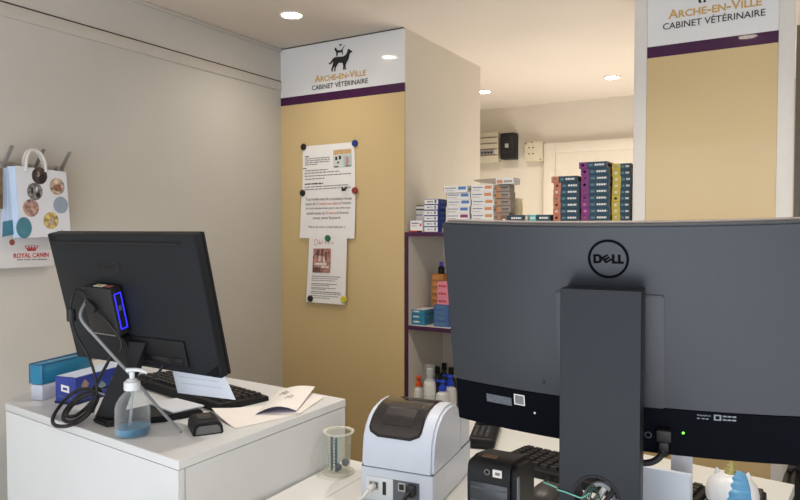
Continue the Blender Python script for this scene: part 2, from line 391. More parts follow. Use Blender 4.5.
# blue-ended white boxes at the shelf's corner, six high
YB = 2.385
def colr(px0, px1, Y): return xat(px0, Y), xat(px1, Y)
x0, x1 = colr(424, 438, 2.345)
pA = medbox('medicine_box', x1-x0, .13, .0218, CB, [('f', .02, .98, .10, .90, CW)]+textbars('f', .22, .62, .38, .62, NAVYI, 4)+[('f', .74, .86, .25, .8, NAVYI)]+[('r', .0, .16, .0, 1, CB)]+textbars('r', .2, .7, .35, .7, LTEAL, 4))
place_stack(pA, 6, (x0+x1)/2, 2.345+.065, ST, .0218, lambda k, n: 'white-fronted royal blue medicine box, %s of its six-high stack' % ordl(k, n), 'blue and white boxes at the shelf corner', jit=.0015)
x0, x1 = colr(409.5, 422, 2.335)
o = medbox('medicine_box', x1-x0, .05, .047, CW, [('f', 0, 1, 0, .14, CRD), ('f', .55, 1, .0, .1, COR), ('f', 0, .05, 0, 1, CRD), ('f', .82, .95, .5, .75, CRD)]+textbars('f', .15, .75, .72, .82, NAVYI, 5)+textbars('f', .15, .6, .5, .56, GREYINK, 5))
o.location = ((x0+x1)/2, 2.335+.026, ST); tag(o, 'small white box with red base band at the front corner of the shelf top', 'box')
x0, x1 = colr(413.5, 425, 2.42)
pB = medbox('medicine_box', x1-x0+.01, .07, .0272, CW, [('f', 0, .06, 0, 1, CRD)]+textbars('f', .2, .8, .5, .7, GREYINK, 5))
place_stack(pB, 3, (x0+x1)/2-.004, 2.42+.036, ST, .0272, lambda k, n: 'white box with grey print behind the red-banded box, %s of three' % ordl(k, n), 'white boxes behind the red-banded box', jit=.001)
oB = medbox('medicine_box', x1-x0+.008, .07, .028, CGN, [('f', .3, .9, .5, .85, CW), ('f', 0, 1, 0, .25, CW)])
oB.location = ((x0+x1)/2-.002, 2.456, ST+3*.0277); tag(oB, 'dark green and white box lying on top of the plain white boxes', 'box')
# white boxes with blue tab, six high
x0, x1 = colr(445.5, 469, 2.37)
hB = .0271
def wtab(tab, sd):
    return [('f', .62, .94, .42, .86, tab), ('f', .0, .02, .2, .9, CBR)]+textbars('f', .08, .55, .60, .72, NAVYI, 6, sd)+textbars('f', .08, .45, .25, .32, GREYINK, 5, sd+1)+textbars('r', .1, .8, .4, .6, GREYINK, 6, sd)
pU = medbox('medicine_box', x1-x0, .12, hB, CW, wtab(CPU, 3)); pL = medbox('medicine_box', x1-x0, .12, hB, CW, wtab(CBL, 5))
n = 6
for k in range(n):
    src = pU if k < 2 else pL
    o = src if k in (0, 2) else dup(src, (0, 0, 0))
    o.location = ((x0+x1)/2+(-.008 if k == 5 else (.004 if k in (3, 4) else 0)), 2.37+.061-(.006 if k == 5 else 0), ZL+.0002+k*(hB+.0004)); o.rotation_euler = (0, 0, (-.03, .01, .0, .02, -.01, .03)[k])
    tag(o, 'white box with %s tab, %s, stack beside the royal blue boxes' % ('magenta' if k < 2 else 'mid-blue', ordl(k, n)), 'box', 'white boxes with blue or magenta tabs')
# white boxes with orange tab
x0, x1 = colr(470.8, 493, 2.37)
pO = medbox('medicine_box', x1-x0, .12, hB, CW, wtab(COR, 8))
for k in range(6):
    o = pO if k == 0 else dup(pO, (0, 0, 0))
    o.location = ((x0+x1)/2+(0, .002, -.002, .002, -.001, -.001)[k], 2.37+.061, ZL+.0002+k*(hB+.0004)); o.rotation_euler = (0, 0, (.01, -.01, .02, .01, -.02, .01)[k])
    tag(o, 'white medicine box with orange tab, %s in its stack' % ordl(k, 6), 'box', 'white boxes with orange tabs')
# taupe boxes
x0, x1 = colr(495.5, 509.5, 2.40)
pG = medbox('medicine_box', x1-x0, .055, hB, CG, [('f', 0, .28, .05, .9, COR), ('f', 0, 1, 0, .12, CBR)]+textbars('f', .4, .9, .5, .7, DARKINK, 5)+textbars('f', .4, .8, .25, .4, GREYINK, 5))
for k in range(6):
    o = pG if k == 0 else dup(pG, (0, 0, 0))
    o.location = ((x0+x1)/2+(.004, -.002, .002, 0, .001, -.002)[k], 2.40+.030, ZL+.0002+k*(hB+.0004)); o.rotation_euler = (0, 0, (.0, -.02, .02, .01, -.02, .01)[k])
    tag(o, 'greyish taupe medicine box with an orange corner, %s of its stack' % ordl(k, 6), 'box', 'taupe boxes with orange corners')
# opened carton on top
zt = ZL+6*(hB+.0004)+.0012
x0, x1 = colr(494, 512, 2.37)
t = thing('opened_carton', 'opened carton with raised taupe flap lying across the tops of the stacks', 'box', ((x0+x1)/2, 2.45, zt))
b = MB(); w = x1-x0; b.box((x0, 2.385, zt), (x1, 2.455, zt+.024), CW, bev=.0007, seg=1)
b.quad([(x0+.004, 2.3846, zt+.003), (x0+w*.38, 2.3846, zt+.003), (x0+w*.38, 2.3846, zt+.016), (x0+.004, 2.3846, zt+.016)], COR)
b.quad([(x0+w*.45, 2.3846, zt+.006), (x0+w*.92, 2.3846, zt+.006), (x0+w*.92, 2.3846, zt+.014), (x0+w*.45, 2.3846, zt+.014)], CG)
b.build('carton', t)
xf = xat(473, 2.40)
MB().prism([(xf, .021), (x0-.0005, .024), (x0-.0005, .001), (xf+.018, .013)], -2.455, -2.392, CG, Matrix.Translation((0, 0, zt)) @ Matrix.Rotation(R(90), 4, 'X')).build('flap', t)
# row of low boxes
for px0, px1, m, nm, lab in ((500.5, 507.5, CBR, None, 'small brown box standing at the foot of the taupe stack'), (508, 524, CT, 1, 'navy teal low box lying beside the small brown box'), (524.5, 528.5, CG, None, 'narrow grey box between two navy teal low boxes'), (529, 536, CTQ, 1, 'bright turquoise low box in the front row'), (536.5, 550.5, CT, 1, 'navy teal low box between the turquoise box and coral stack')):
    Yf = 2.352; xa, xb = colr(px0, px1, Yf); hh = .0225+.0
    b = medbox('medicine_box', xb-xa-.001, .028 if px0 < 505 else .1, .046 if px0 < 505 else .0232, m, (textbars('f', .2, .85, .35, .65, CW, 4, int(px0)) if nm else [('f', .3, .7, .3, .7, CW)]))
    b.location = ((xa+xb)/2, Yf+(.014 if px0 < 505 else .05), (ZL if px0 < 505 else ZR)+.0002); tag(b, lab, 'box', 'low boxes along the front of the shelf top')
x0, x1 = colr(509.5, 517.5, 2.52)
pc = medbox('medicine_box', x1-x0, .06, .0235, mat('carton_cream', (236, 222, 188), .55, noise=.02), textbars('f', .15, .85, .3, .6, CREAM, 4))
place_stack(pc, 4, (x0+x1)/2, 2.55, ZR, .0235, lambda k, n: 'small pale cream box behind the low boxes, %s of its stack' % ordl(k, n), 'pale cream boxes', jit=.001)
# navy stacks with coloured ends
def navy(px0, px1, Y, endm, n, key, endw, word, dp=.13, top=None, seed=2, h=.0228):
    xa, xb = colr(px0, px1, Y)
    b = medbox('medicine_box', xb-xa, dp, h, CT, [('f', 0, endw, 0, 1, endm), ('f', endw*.3, endw*.62, .35, .7, CPK if key == 'purple' else CW), ('f', endw+.06, endw+.2, .35, .65, LTEAL)]+textbars('f', endw+.28, .92, .38, .66, CW, 4, seed)+[('r', 0, 1, 0, 1, CG), ('r', .1, .9, .3, .7, CBR)])
    place_stack(b, n, (xa+xb)/2, Y+dp/2, ZR, h, lambda k, m: 'navy box with a %s end, %s of its %s stack' % (word, ordl(k, m), word), '%s-ended navy boxes' % word, jit=.0012, seed=seed, offs=top)
navy(553, 578.5, 2.36, CO, 7, 'coral', .29, 'coral', top={6: -.006})
navy(580.8, 608.5, 2.36, CP, 9, 'purple', .29, 'purple', top={8: -.007}, seed=5)
navy(612, 630.5, 2.38, CY, 9, 'mustard', .45, 'mustard', seed=7, h=.0218)
# second shelf
z1 = ZS[2]
x0, x1 = colr(412, 424.5, 2.345)
p = medbox('medicine_box', x1-x0, .1, .0205, CTE, [('f', .0, 1, .0, .08, CDB)]+textbars('f', .12, .6, .5, .8, CW, 3)+textbars('r', .1, .9, .3, .7, LTEAL, 4)+[('t', 0, 1, 0, 1, CW)])
place_stack(p, 3, (x0+x1)/2, 2.345+.051, z1, .0205, lambda k, n: 'teal box at the near end of the second shelf, %s of three' % ordl(k, n), 'teal boxes on the second shelf', jit=.001)
x0, x1 = colr(434, 448, 2.345)
p = medbox('medicine_box', x1-x0, .1, .0218, CDB, textbars('f', .15, .8, .35, .6, LTEAL, 4)+textbars('f', .1, .8, .7, .85, LTEAL, 5, 4))
place_stack(p, 4, (x0+x1)/2, 2.345+.051, z1, .0218, lambda k, n: 'denim blue box beside the teal boxes, %s of four' % ordl(k, n), 'denim blue boxes on the second shelf', jit=.0015)
zb = z1+4*.0224
x0, x1 = colr(437.5, 449, 2.35)
p = medbox('medicine_box', x1-x0, .05, .03, CPK, textbars('f', .1, .8, .3, .6, CRD, 4))
place_stack(p, 3, (x0+x1)/2, 2.376, zb, .03, lambda k, n: 'pink box standing on the denim blue boxes, %s of three' % ordl(k, n), 'pink boxes on the second shelf', jit=.001)
x0, x1 = colr(432, 441, 2.47)
p = medbox('medicine_box', x1-x0+.012, .06, .0285, COB, textbars('f', .1, .6, .3, .7, COR, 3)+[('f', 0, 1, 0, .1, CBR)])
place_stack(p, 7, (x0+x1)/2+.004, 2.50, z1, .0285, lambda k, n: 'amber brown box behind the denim blue stack, %s of seven' % ordl(k, n), 'amber boxes on the second shelf', jit=.002)
t = thing('medicine_bottle', 'small black bottle with violet cap on the amber boxes', 'bottle', ((x0+x1)/2+.008, 2.50, z1+7*.029))
M = Matrix.Translation(((x0+x1)/2+.008, 2.50, z1+7*.029))
MB().lathe([(0, 0), (.014, 0), (.014, .024), (.008, .032), (0, .032)], BPL, M, 20).build('body', t)
MB().lathe([(0, .032), (.0085, .032), (.0085, .05), (0, .05)], mat('violet_cap', (78, 60, 190), .4, noise=.03), M, 20).build('cap', t)
# bottles on the third shelf
z2 = ZS[1]
WB = mat('bottle_white', (226, 226, 222), .35, noise=.02)
def spray(px, Y, colr_, label, H=.172, word='trigger'):
    x = xat(px, Y); t = thing('spray_bottle', label, 'bottle', (x, Y, z2), group='spray bottles on the third shelf')
    M = Matrix.Translation((x, Y, z2)); s = H/.172
    MB().lathe([(0, 0), (.026, 0), (.028, .004), (.028, .095*s), (.025, .112*s), (.013, .122*s), (.012, .126*s), (0, .126*s)], WB, M, 24).build('body', t)
    b = MB(); b.lathe([(.0, .126*s), (.017, .126*s), (.016, .142*s), (.009, .146*s), (.008, .158*s), (0, .158*s)], colr_, M, 18)
    b.ball((x, Y, z2+.163*s), .012, colr_, (1.1, 1.1, .75)); b.box((x-.034, Y-.005, z2+.160*s), (x-.004, Y+.005, z2+.168*s), colr_, bev=.002)
    b.build(word, t)
spray(418.5, 2.40, mat('orange_plastic', (226, 92, 42), .35, noise=.03), 'white bottle with an orange sprayer at the near end of the third shelf', .160)
spray(443, 2.37, mat('blue_plastic', (38, 70, 196), .35, noise=.03), 'white bottle with a blue sprayer in front on the third shelf', .164)
spray(450.5, 2.44, MATS['blue_plastic'], 'white bottle with a blue sprayer behind the other blue one', .172)
x = xat(430, 2.36); M = Matrix.Translation((x, 2.36, z2))
t = thing('foam_bottle', 'tall white pump bottle with a clear cap on the third shelf', 'bottle', (x, 2.36, z2))
MB().lathe([(0, 0), (.023, 0), (.025, .004), (.025, .135), (.022, .152), (.014, .162), (0, .162)], WB, M, 24).build('body', t)
MB().lathe([(0, .162), (.012, .162), (.012, .178), (.014, .18), (.013, .203), (.008, .208), (0, .208)], WPL, M, 20).build('pump', t)
MB().lathe([(.0205, .152), (.0205, .215), (.018, .219), (0, .219)], clear('clear_cap', (235, 235, 235), .1), M, 24).build('cap', t)
b = MB(); b.lathe([(.0255, .05), (.0255, .058)], BLACKINK, M, 24); b.lathe([(.0253, .065), (.0253, .10)], mat('pale_green_label', (206, 214, 200), .6, noise=.03), M, 24); b.build('printed_label', t)
GB = mat('dark_green_bottle', (42, 62, 48), .3, noise=.05)
for px, Y, H, lab in ((437.5, 2.52, .178, 'dark green bottle just behind the tall white pump bottle'), (444.5, 2.57, .186, 'dark green bottle behind the front blue sprayer'), (451.5, 2.52, .182, 'dark green bottle half hidden by the big grey monitor')):
    x = xat(px, Y); M = Matrix.Translation((x, Y, z2))
    t = thing('dark_bottle', lab, 'bottle', (x, Y, z2), group='dark green bottles at the back of the third shelf')
    MB().lathe([(0, 0), (.021, 0), (.023, .003), (.023, H*.6), (.019, H*.72), (.009, H*.8), (.009, H*.84), (0, H*.84)], GB, M, 24).build('body', t)
    MB().lathe([(0, H*.84), (.012, H*.84), (.011, H), (0, H)], BPL, M, 20).build('cap', t)

# ================================================================= PAPERS ON THE WIDE PANEL
def sheet_on_panel(name, label, corners, y, draw):
    P = [ony(px, py, YP) for px, py in corners]     # tl tr br bl
    cx = sum(p.x for p in P)/4; cz = sum(p.z for p in P)/4
    b = MB(); N = 6
    def at(u, v):
        a = P[0].lerp(P[1], u); c = P[3].lerp(P[2], u); q = a.lerp(c, v)
        return q.x, q.z
    vs, fs = [], []
    for j in range(N+1):
        for i in range(N+1):
            x, z = at(i/N, j/N); vs.append((x, y-.004*(j/N)**3, z))
    for j in range(N):
        for i in range(N): k = j*(N+1)+i; fs.append((k, k+1, k+N+2, k+N+1))
    b.raw(vs, fs, PAPER); cnt = [0]
    def q(u0, u1, v0, v1, m, lay=None):
        pts = []; cnt[0] += 1; lay = cnt[0] if lay is None else lay
        for u, v in ((u0, v1), (u1, v1), (u1, v0), (u0, v0)):
            x, z = at(u, v); pts.append((x, y-.0009-.0001*lay-.004*v**3, z))
        b.quad(pts, m)
    draw(b, q, at, y)
    return tag(b.build(name, loc=(cx, y, cz)), label, 'paper', 'notices on the wide ochre panel')
def words_(q, u0, u1, v, h, m, seed, fill=.82):
    rr = random.Random(seed); u = u0
    while u < u1-.01:
        w = min(rr.uniform(.02, .085), u1-u); q(u, u+w*fill, v, v+h, m, 1); u += w
def page_a(b, q, at, y):
    q(.60, .95, .12, .48, mat('picture_sky', (206, 210, 204), .7, noise=.06, scale=30)); q(.61, .94, .13, .22, mat('picture_orange', (206, 168, 118), .7, noise=.2, scale=90))
    q(.79, .945, .24, .47, mat('picture_teal', (176, 196, 192), .7, noise=.1, scale=60)); q(.64, .68, .26, .33, BLACKINK); q(.71, .75, .25, .32, BLACKINK); q(.68, .71, .36, .40, BLACKINK); q(.84, .89, .28, .44, mat('picture_pink', (196, 138, 128), .7, noise=.1)); q(.62, .7, .45, .47, BLACKINK); q(.83, .92, .45, .47, DARKINK)
    q(.05, .13, .205, .225, DARKINK)
    for k, (v, e) in enumerate(((.25, .54), (.29, .54), (.33, .53), (.37, .3), (.49, .50), (.54, .72), (.60, .95), (.66, .44), (.82, .88), (.87, .93), (.92, .66))): words_(q, .05, e, v, .018, GREYINK, k)
    q(.05, .12, .45, .47, DARKINK); words_(q, .05, .42, .755, .028, DARKINK, 40)
    q(.80, .87, .90, .955, BLACKINK); q(.86, .89, .87, .92, BLACKINK); q(.79, .81, .87, .95, BLACKINK)
def page_b(b, q, at, y):
    L = [('Tout rendez-vous de consultation annulé', .165, .09, .94), ('moins de |12 heures ouvrables |à l\'avance', .265, .09, .94), ('et tout rendez-vous pour une chirurgie', .365, .10, .92), ('annulé moins de |24 heures |à l\'avance', .465, .12, .90), ('vous sera facturé', .565, .24, .74), ('Merci de votre compréhension :)', .765, .17, .84)]
    for s_, v, u0, u1 in L:
        parts = s_.split('|'); tot = sum(len(p) for p in parts); u = u0
        for k, p in enumerate(parts):
            ue = u+(u1-u0)*len(p)/tot; x0, z0 = at(u, v); x1, _ = at(ue-.012*(len(parts) > 1), v)
            b.text(p.strip(), REDINK if k == 1 else DARKINK, FACE_Y((x0+x1)/2, y-.0022-.004*v**3, z0), width=x1-x0, height=.0125, bold=.0)
            u = ue
def page_c(b, q, at, y):
    SAL = mat('salmon_ink', (206, 150, 132), .7, noise=.05)
    x, z = at(.19, .095); b.lathe([(.0105, 0), (.0135, 0)], SAL, FACE_Y(x, y-.0012, z) @ Matrix.Scale(.8, 4, (1, 0, 0)), 20)
    for u0, u1, v0, v1 in ((.26, .33, .10, .125), (.27, .285, .06, .125), (.35, .365, .07, .125), (.44, .50, .06, .068), (.44, .455, .06, .125), (.52, .56, .08, .088), (.52, .535, .08, .125), (.60, .67, .10, .108), (.62, .635, .10, .125)): q(u0, u1, v0, v1, SAL, 1)
    q(.13, .60, .19, .55, mat('picture_rose', (168, 118, 108), .7, noise=.75, scale=60)); PD_ = mat('picture_dark', (104, 70, 66), .7, noise=.5, scale=90); PL_ = mat('picture_light', (216, 202, 196), .7, noise=.3, scale=80)
    for u0, u1, v0, v1, m in ((.22, .30, .21, .33, PD_), (.34, .40, .20, .30, PD_), (.45, .50, .24, .36, PD_), (.28, .34, .30, .38, PL_), (.40, .45, .32, .40, PL_), (.18, .50, .40, .44, PL_), (.14, .34, .47, .545, PD_), (.36, .56, .45, .48, PL_)): q(u0, u1, v0, v1, m)
    for k, (v, e) in enumerate(((.60, .86), (.63, .80), (.66, .74), (.71, .78), (.735, .6), (.77, .76), (.79, .5), (.83, .88), (.855, .9), (.89, .84), (.92, .62))): words_(q, .12, e, v, .010, DARKINK if k in (0, 3, 7) else GREYINK, k+60)
sheet_on_panel('notice_sheet', 'upper white notice with a small picture in its corner on ochre panel', [(303, 146.5), (354.5, 142), (356, 193), (303, 196)], YP-.0020, page_a)
sheet_on_panel('notice_sheet', 'middle white notice with large centred lines of text on ochre panel', [(302.5, 192), (356.5, 189), (355.8, 238.5), (301.2, 238)], YP-.0075, page_b)
sheet_on_panel('notice_sheet', 'lowest white notice with a rose picture and salmon heading', [(311.5, 236), (349, 235), (347.5, 304.5), (308.5, 301.5)], YP-.0145, page_c)
for px, py, c, n, dy, lab in ((303.7, 147, (26, 22, 26), 'black', .003, 'round black magnet at the top corner of the upper notice'), (355, 143.3, (34, 54, 130), 'blue', .003, 'round blue magnet at the top corner of the upper notice'), (302.8, 193, (24, 24, 30), 'black', .0085, 'round black magnet at the corner of the middle notice'), (355, 190.6, (140, 50, 44), 'red', .0085, 'round red magnet at the corner of the middle notice'), (328, 238.3, (30, 104, 78), 'green', .0155, 'round green magnet holding the top of the lowest notice'), (310.5, 298.5, (26, 24, 36), 'black', .0195, 'round black magnet at the bottom of the lowest notice'), (343.8, 299.4, (206, 198, 40), 'yellow', .0195, 'round yellow magnet at the bottom of the lowest notice')):
    p = ony(px, py, YP-dy)
    b = MB(); b.lathe([(0, 0), (.0145, 0), (.0145, .004), (.0125, .0065), (.008, .0062), (0, .0062)], mat('magnet_%s' % n, c, .35, noise=.04), FR(p, (1, 0, 0), (0, 0, 1), (0, -1, 0)), 24)
    tag(b.build('magnet', loc=p), lab, 'magnet', 'round magnets on the notices')

# ================================================================= HOOK RACK AND BAGS ON THE SIDE WALL
t = thing('hook_rack', 'metal wall rail with slanting coat hooks holding paper bags', 'rack', (-2, 1.1, 1.79))
MB().box((-2, .80, 1.765), (-1.99, 1.262, 1.797), STEEL, bev=.002).build('rail', t)
for px in (1, 32.5, 58.5):
    q = onx(px, 160.5, -1.99); y = q.y
    b = MB(); b.box((-1.99, y-.011, 1.768), (-1.976, y+.011, 1.792), STEEL, bev=.003)
    b.prism([(-1.983, 1.782), (-1.977, 1.780), (-1.928, 1.836), (-1.933, 1.840)], -y-.0055, -y+.0055, STEEL, Matrix.Rotation(R(90), 4, 'X'), bev=.0015)
    b.build('hook', t)
BW = mat('bag_paper', (214, 216, 222), .6, noise=.02, scale=12); BWB = mat('bag_paper_blue', (190, 206, 228), .6, noise=.04, scale=12)
PH = [mat('photo_%s' % n, c, .6, noise=.75, scale=sc) for n, c, sc in (('black_dog', (62, 52, 52), 70), ('biscuit', (176, 156, 138), 90), ('grey_cow', (120, 118, 118), 110), ('rose_face', (160, 130, 120), 90), ('yellow_cookie', (190, 166, 104), 70))]
PH.append(mat('photo_blue_grey', (142, 156, 172), .6, noise=.05)); PH.append(mat('photo_teal', (70, 124, 140), .6, noise=.15, scale=40))
XF = -1.914; mat('brown_patch', (142, 92, 76), .6, noise=.5, scale=120)
def disc(b, px, py, r, m, X=XF, dz=0, n=26, sy=1.0):
    c = onx(px, py, X)
    b.raw([(X+.0006+dz, c.y+r*math.cos(2*math.pi*k/n)*.92*sy, c.z+r*math.sin(2*math.pi*k/n)) for k in range(n)], [tuple(range(n))], m)
t = thing('paper_bag', 'white paper carrier bag with round animal photos hanging on the rack', 'bag', (-1.94, 1.18, 1.57))
TL, TR, BR, BL = [onx(px, py, XF) for px, py in ((15, 165.5), (66, 172), (71, 236), (21, 238))]
b = MB(); vs = []
yb = .0
front = [TL, TR, BR, BL]
back = [Vector((-1.955, p.y, p.z)) for p in front]
for ff in ([0, 1, 2, 3],): b.quad([front[i] for i in ff], BW)
b.quad(back[::-1], BW); b.quad([front[1], back[1], back[2], front[2]], BW); b.quad([front[2], back[2], back[3], front[3]], BW)
midt = (front[0]+back[0])/2+Vector((0, .012, 0)); midb = (front[3]+back[3])/2+Vector((0, .006, 0))
b.quad([front[0], front[3], midb, midt], BWB); b.quad([midt, midb, back[3], back[0]], BWB)
disc(b, 39.5, 175.8, .0255, PH[0]); disc(b, 57, 186.5, .0255, PH[1]); disc(b, 34.8, 191.5, .0255, PH[2]); disc(b, 31, 208, .0258, PH[3]); disc(b, 60.7, 205, .0255, PH[5]); disc(b, 51, 220.5, .0255, PH[4])
# darker patches inside the photos
for px, py, r, m, sy in ((42, 178.5, .014, BLACKINK, .8), (38, 174, .009, MATS['photo_rose_face'], .6), (32, 190.5, .010, BLACKINK, .35), (38, 195, .008, BLACKINK, .9), (36.5, 189, .007, MATS['bag_paper'], .4), (26, 206, .006, MATS['brown_patch'], .7), (34.5, 207, .006, MATS['brown_patch'], .7), (57.5, 188, .011, MATS['brown_patch'], 1.1), (51.5, 221.5, .010, MATS['photo_biscuit'], .8)): disc(b, px, py, r, m, dz=.0004, n=14, sy=sy)
disc(b, 24, 227.8, .031, PH[6], sy=.8)
M = FR(onx(64.5, 231.5, XF+.0008), (0, 1, 0), (0, 0, 1), (1, 0, 0)); b.text('Care', DARKINK, M, width=.026, height=.008, bold=.02)
b.build('body', t, smooth=False)
HND = mat('twisted_paper_handle', (214, 210, 206), .8, noise=.06, scale=200)
for X, dpx in ((XF+.003, 0), (-1.948, -3)):
    pts = [onx(px+dpx, py, X) for px, py in ((26, 171), (26.5, 160), (29.5, 152), (35, 150), (41, 154), (45, 162), (46, 172))]
    MB().tube(pts, .0042, HND).build('handle', t)
# flattened bags behind the first one, seen by their folded edges
t2 = thing('paper_bag', 'pale blue folded paper bag squeezed beside the photo bag', 'bag', (-1.965, 1.07, 1.58))
b = MB()
P = [onx(px, py, -1.953) for px, py in ((4, 168), (14.5, 167), (20.5, 233), (2, 237))]
b.raw([p for p in P]+[Vector((-1.958, p.y, p.z)) for p in P], [(0, 1, 2, 3), (7, 6, 5, 4), (0, 4, 5, 1), (1, 5, 6, 2), (2, 6, 7, 3), (3, 7, 4, 0)], BWB)
for a, c in ((.25, .35), (.55, .62)):
    q = [P[0].lerp(P[1], a), P[0].lerp(P[1], c), P[3].lerp(P[2], c), P[3].lerp(P[2], a)]
    b.quad([p+Vector((.0006, 0, 0)) for p in q], BW)
b.build('body', t2, smooth=False)
b = MB(); q = [P[3].lerp(P[0], .0)+Vector((.001, 0, 0)), P[2]+Vector((.001, 0, 0)), P[2].lerp(P[1], .22)+Vector((.001, 0, 0)), P[3].lerp(P[0], .22)+Vector((.001, 0, 0))]
b.quad(q, PH[6]); b.build('teal_print', t2)
t3 = thing('paper_bag', 'large white paper bag with red crown lettering behind the photo bag', 'bag', (-1.98, 1.1, 1.483))
Xr = -1.966; y0, y1 = onx(54.5, 266, Xr).y, .93
MB().box((-1.985, y1, 1.4835), (Xr, y0, 1.745), mat('poster_white', (214, 212, 212), .55, noise=.015), bev=.003).build('body', t3)
RED = mat('crown_red', (186, 44, 56), .5, noise=.03)
b = MB(); c = onx(31.5, 255.2, Xr+.001)
b.text('ROYAL CANIN', RED, FR(c, (0, 1, 0), (0, 0, 1), (1, 0, 0)), width=onx(49, 254, Xr).y-onx(14, 256, Xr).y, height=.0145, bold=.02)
c = onx(31.5, 248.5, Xr+.001)
hw = .020
b.prism([(-hw*.62, -.0075), (hw*.62, -.0075), (hw*.66, -.0045), (-hw*.66, -.0045)], 0, .0004, RED, FR(c, (0, 1, 0), (0, 0, 1), (1, 0, 0)))
for k in range(5):
    f = (k-2)/2; M = FR(c, (0, 1, 0), (0, 0, 1), (1, 0, 0))
    b.prism([(hw*.5*f-.0025, -.004), (hw*.5*f+.0025, -.004), (hw*.85*f+.0022, .005-.0012*abs(f)), (hw*.85*f-.0022, .005-.0012*abs(f))], 0, .0004, RED, M)
    b.lathe([(0, .0005), (.0021, .0005)], RED, M @ Matrix.Translation((hw*.92*f, .0085-.0015*abs(f), 0)), 10)
for k, (a0, a1) in enumerate(((17, 23), (24, 31), (32, 36), (37, 47))):
    p0, p1 = onx(a0, 260.2-.02*a0, Xr+.001), onx(a1, 260.2-.02*a1, Xr+.001); b.quad([(p0.x, p0.y, p0.z-.0015), (p1.x, p1.y, p1.z-.0015), (p1.x, p1.y, p1.z+.0015), (p0.x, p0.y, p0.z+.0015)], GREYINK)
b.build('red_lettering', t3)
b = MB(); disc(b, 12, 242.3, .009, mat('brown_red_dot', (150, 74, 70), .6, noise=.1), X=Xr); b.build('red_dot', t3)
P = [onx(px, py, -1.94) for px, py in ((-6, 168), (2.6, 168), (3, 209), (-6, 209))]
b = MB(); b.raw([p for p in P]+[p-Vector((.004, 0, 0)) for p in P], [(0, 1, 2, 3), (7, 6, 5, 4), (0, 4, 5, 1), (1, 5, 6, 2), (2, 6, 7, 3), (3, 7, 4, 0)], mat('leaflet_print', (112, 92, 66), .5, noise=.5, scale=40))
tag(b.build('leaflet', loc=P[2], smooth=False), 'dark green and brown printed leaflet hanging at the end of the rack', 'leaflet')

# ================================================================= LEFT DESK BLOCK AND COUNTER
DK = [(-.985, .845), (-.975, 1.375), (-1.3, 1.395), (-1.985, 1.41), (-1.985, 1.27), (-1.686, .908)]
def inset(poly, d):
    cx = sum(p[0] for p in poly)/len(poly); cy = sum(p[1] for p in poly)/len(poly)
    return [(x+(cx-x)*d, y+(cy-y)*d) for x, y in poly]
t = thing('reception_desk', 'raised white laminate desk block carrying the black monitor', 'desk', (-1.4, 1.1, 0))
MB().prism(DK, ZD-.019, ZD, LAM, bev=.0012, seg=1).build('desk_top', t)
b = MB(); b.prism(inset(DK, .004), 0, ZD-.0205, LAM); b.build('body', t)
MB().box((-.9862, .8605, .0), (-.9850, .8625, ZD-.021), mat('seam_grey', (170, 170, 168), .6, noise=.03)).build('edge_strip', t)
MB().box((-1.6, .93, ZD-.0206), (-1.05, 1.3, ZD-.0189), GAP).build('shadow_joint', t)
t = thing('counter_ledge', 'narrow white counter strip between the raised desk and the main counter', 'counter', (-.92, 1.1, 0))
MB().box((-.9735, .70, ZC-.025), (-.868, 1.372, ZC), LAMW, bev=.0012, seg=1).build('worktop', t)
MB().box((-.9735, .72, 0), (-.875, 1.36, ZC-.0255), LAM).build('body', t)
CT_ = [(-.8665, .70), (-.10, .70), (.018, 1.757), (-.8665, 1.86)]
t = thing('counter', 'white main counter under the big grey monitor and label printers', 'counter', (-.45, 1.3, 0))
MB().prism(CT_, ZC-.025, ZC, LAMW, bev=.0012, seg=1).build('worktop', t)
MB().prism(inset(CT_, .03), 0, ZC-.0255, LAM).build('body', t)

# ================================================================= BLACK MONITOR (seen from behind, leaning back)
yaw, tilt = R(.789), R(13.457)
BU = Vector((math.cos(yaw), math.sin(yaw), 0)); nh = Vector((math.sin(yaw), -math.cos(yaw), 0))
BV = Vector((0, 0, 1))*math.cos(tilt)+nh*math.sin(tilt); BN = BU.cross(BV)
BM = FR((-1.25, .953, 1.436), BU, BV, BN)
t = thing('computer_monitor', 'black flat monitor seen from behind, tilted on the raised desk', 'monitor', (-1.25, 1.0, ZD))
b = MB(); b.box((-.255, -.156, -.022), (.230, .156, .0), BPLM, BM, bev=.004, seg=2)
# gently domed back
def dome(b, u0, u1, v0, v1, h, m, M, e=.02):
    N = 10; vs, fs = [], []
    for j in range(N+1):
        for i in range(N+1):
            fu, fv = i/N, j/N; k = (min(fu, 1-fu)/.5); l = (min(fv, 1-fv)/.5)
            z = h*(1-(1-k)**6)*(1-(1-l)**6); vs.append((u0+(u1-u0)*fu, v0+(v1-v0)*fv, z))
    for j in range(N):
        for i in range(N): q = j*(N+1)+i; fs.append((q, q+1, q+N+2, q+N+1))
    b.raw(vs, fs, m, M)
dome(b, -.253, .228, -.154, .154, .010, BPLM, BM)
bs = b.build('back_shell', t)
bz = MB().box((-.255, -.156, -.030), (.230, .156, -.0221), BPL, BM, bev=.003).build('bezel', t)
MB().box((-.24, -.135, -.0312), (.218, .143, -.0301), SCREEN, BM).build('screen', bz)
MB().box((-.236, .1365, .0080), (.190, .1395, .0102), BLACKINK, BM).build('vent_slot', bs)
MB().text('BenQ', mat('raised_logo', (12, 13, 15), .3, noise=.03), BM @ Matrix.Translation((-.046, .084, .0106)), width=.087, height=.0235, bold=.015).build('logo_lettering', bs)
b = MB(); b.box((-.03, -.135, .0101), (.15, -.075, .0125), BPL, BM, bev=.002); b.box((-.02, -.13, .0124), (.14, -.115, .014), BPLS, BM, bev=.001); b.build('port_cover', bs)
b = MB()
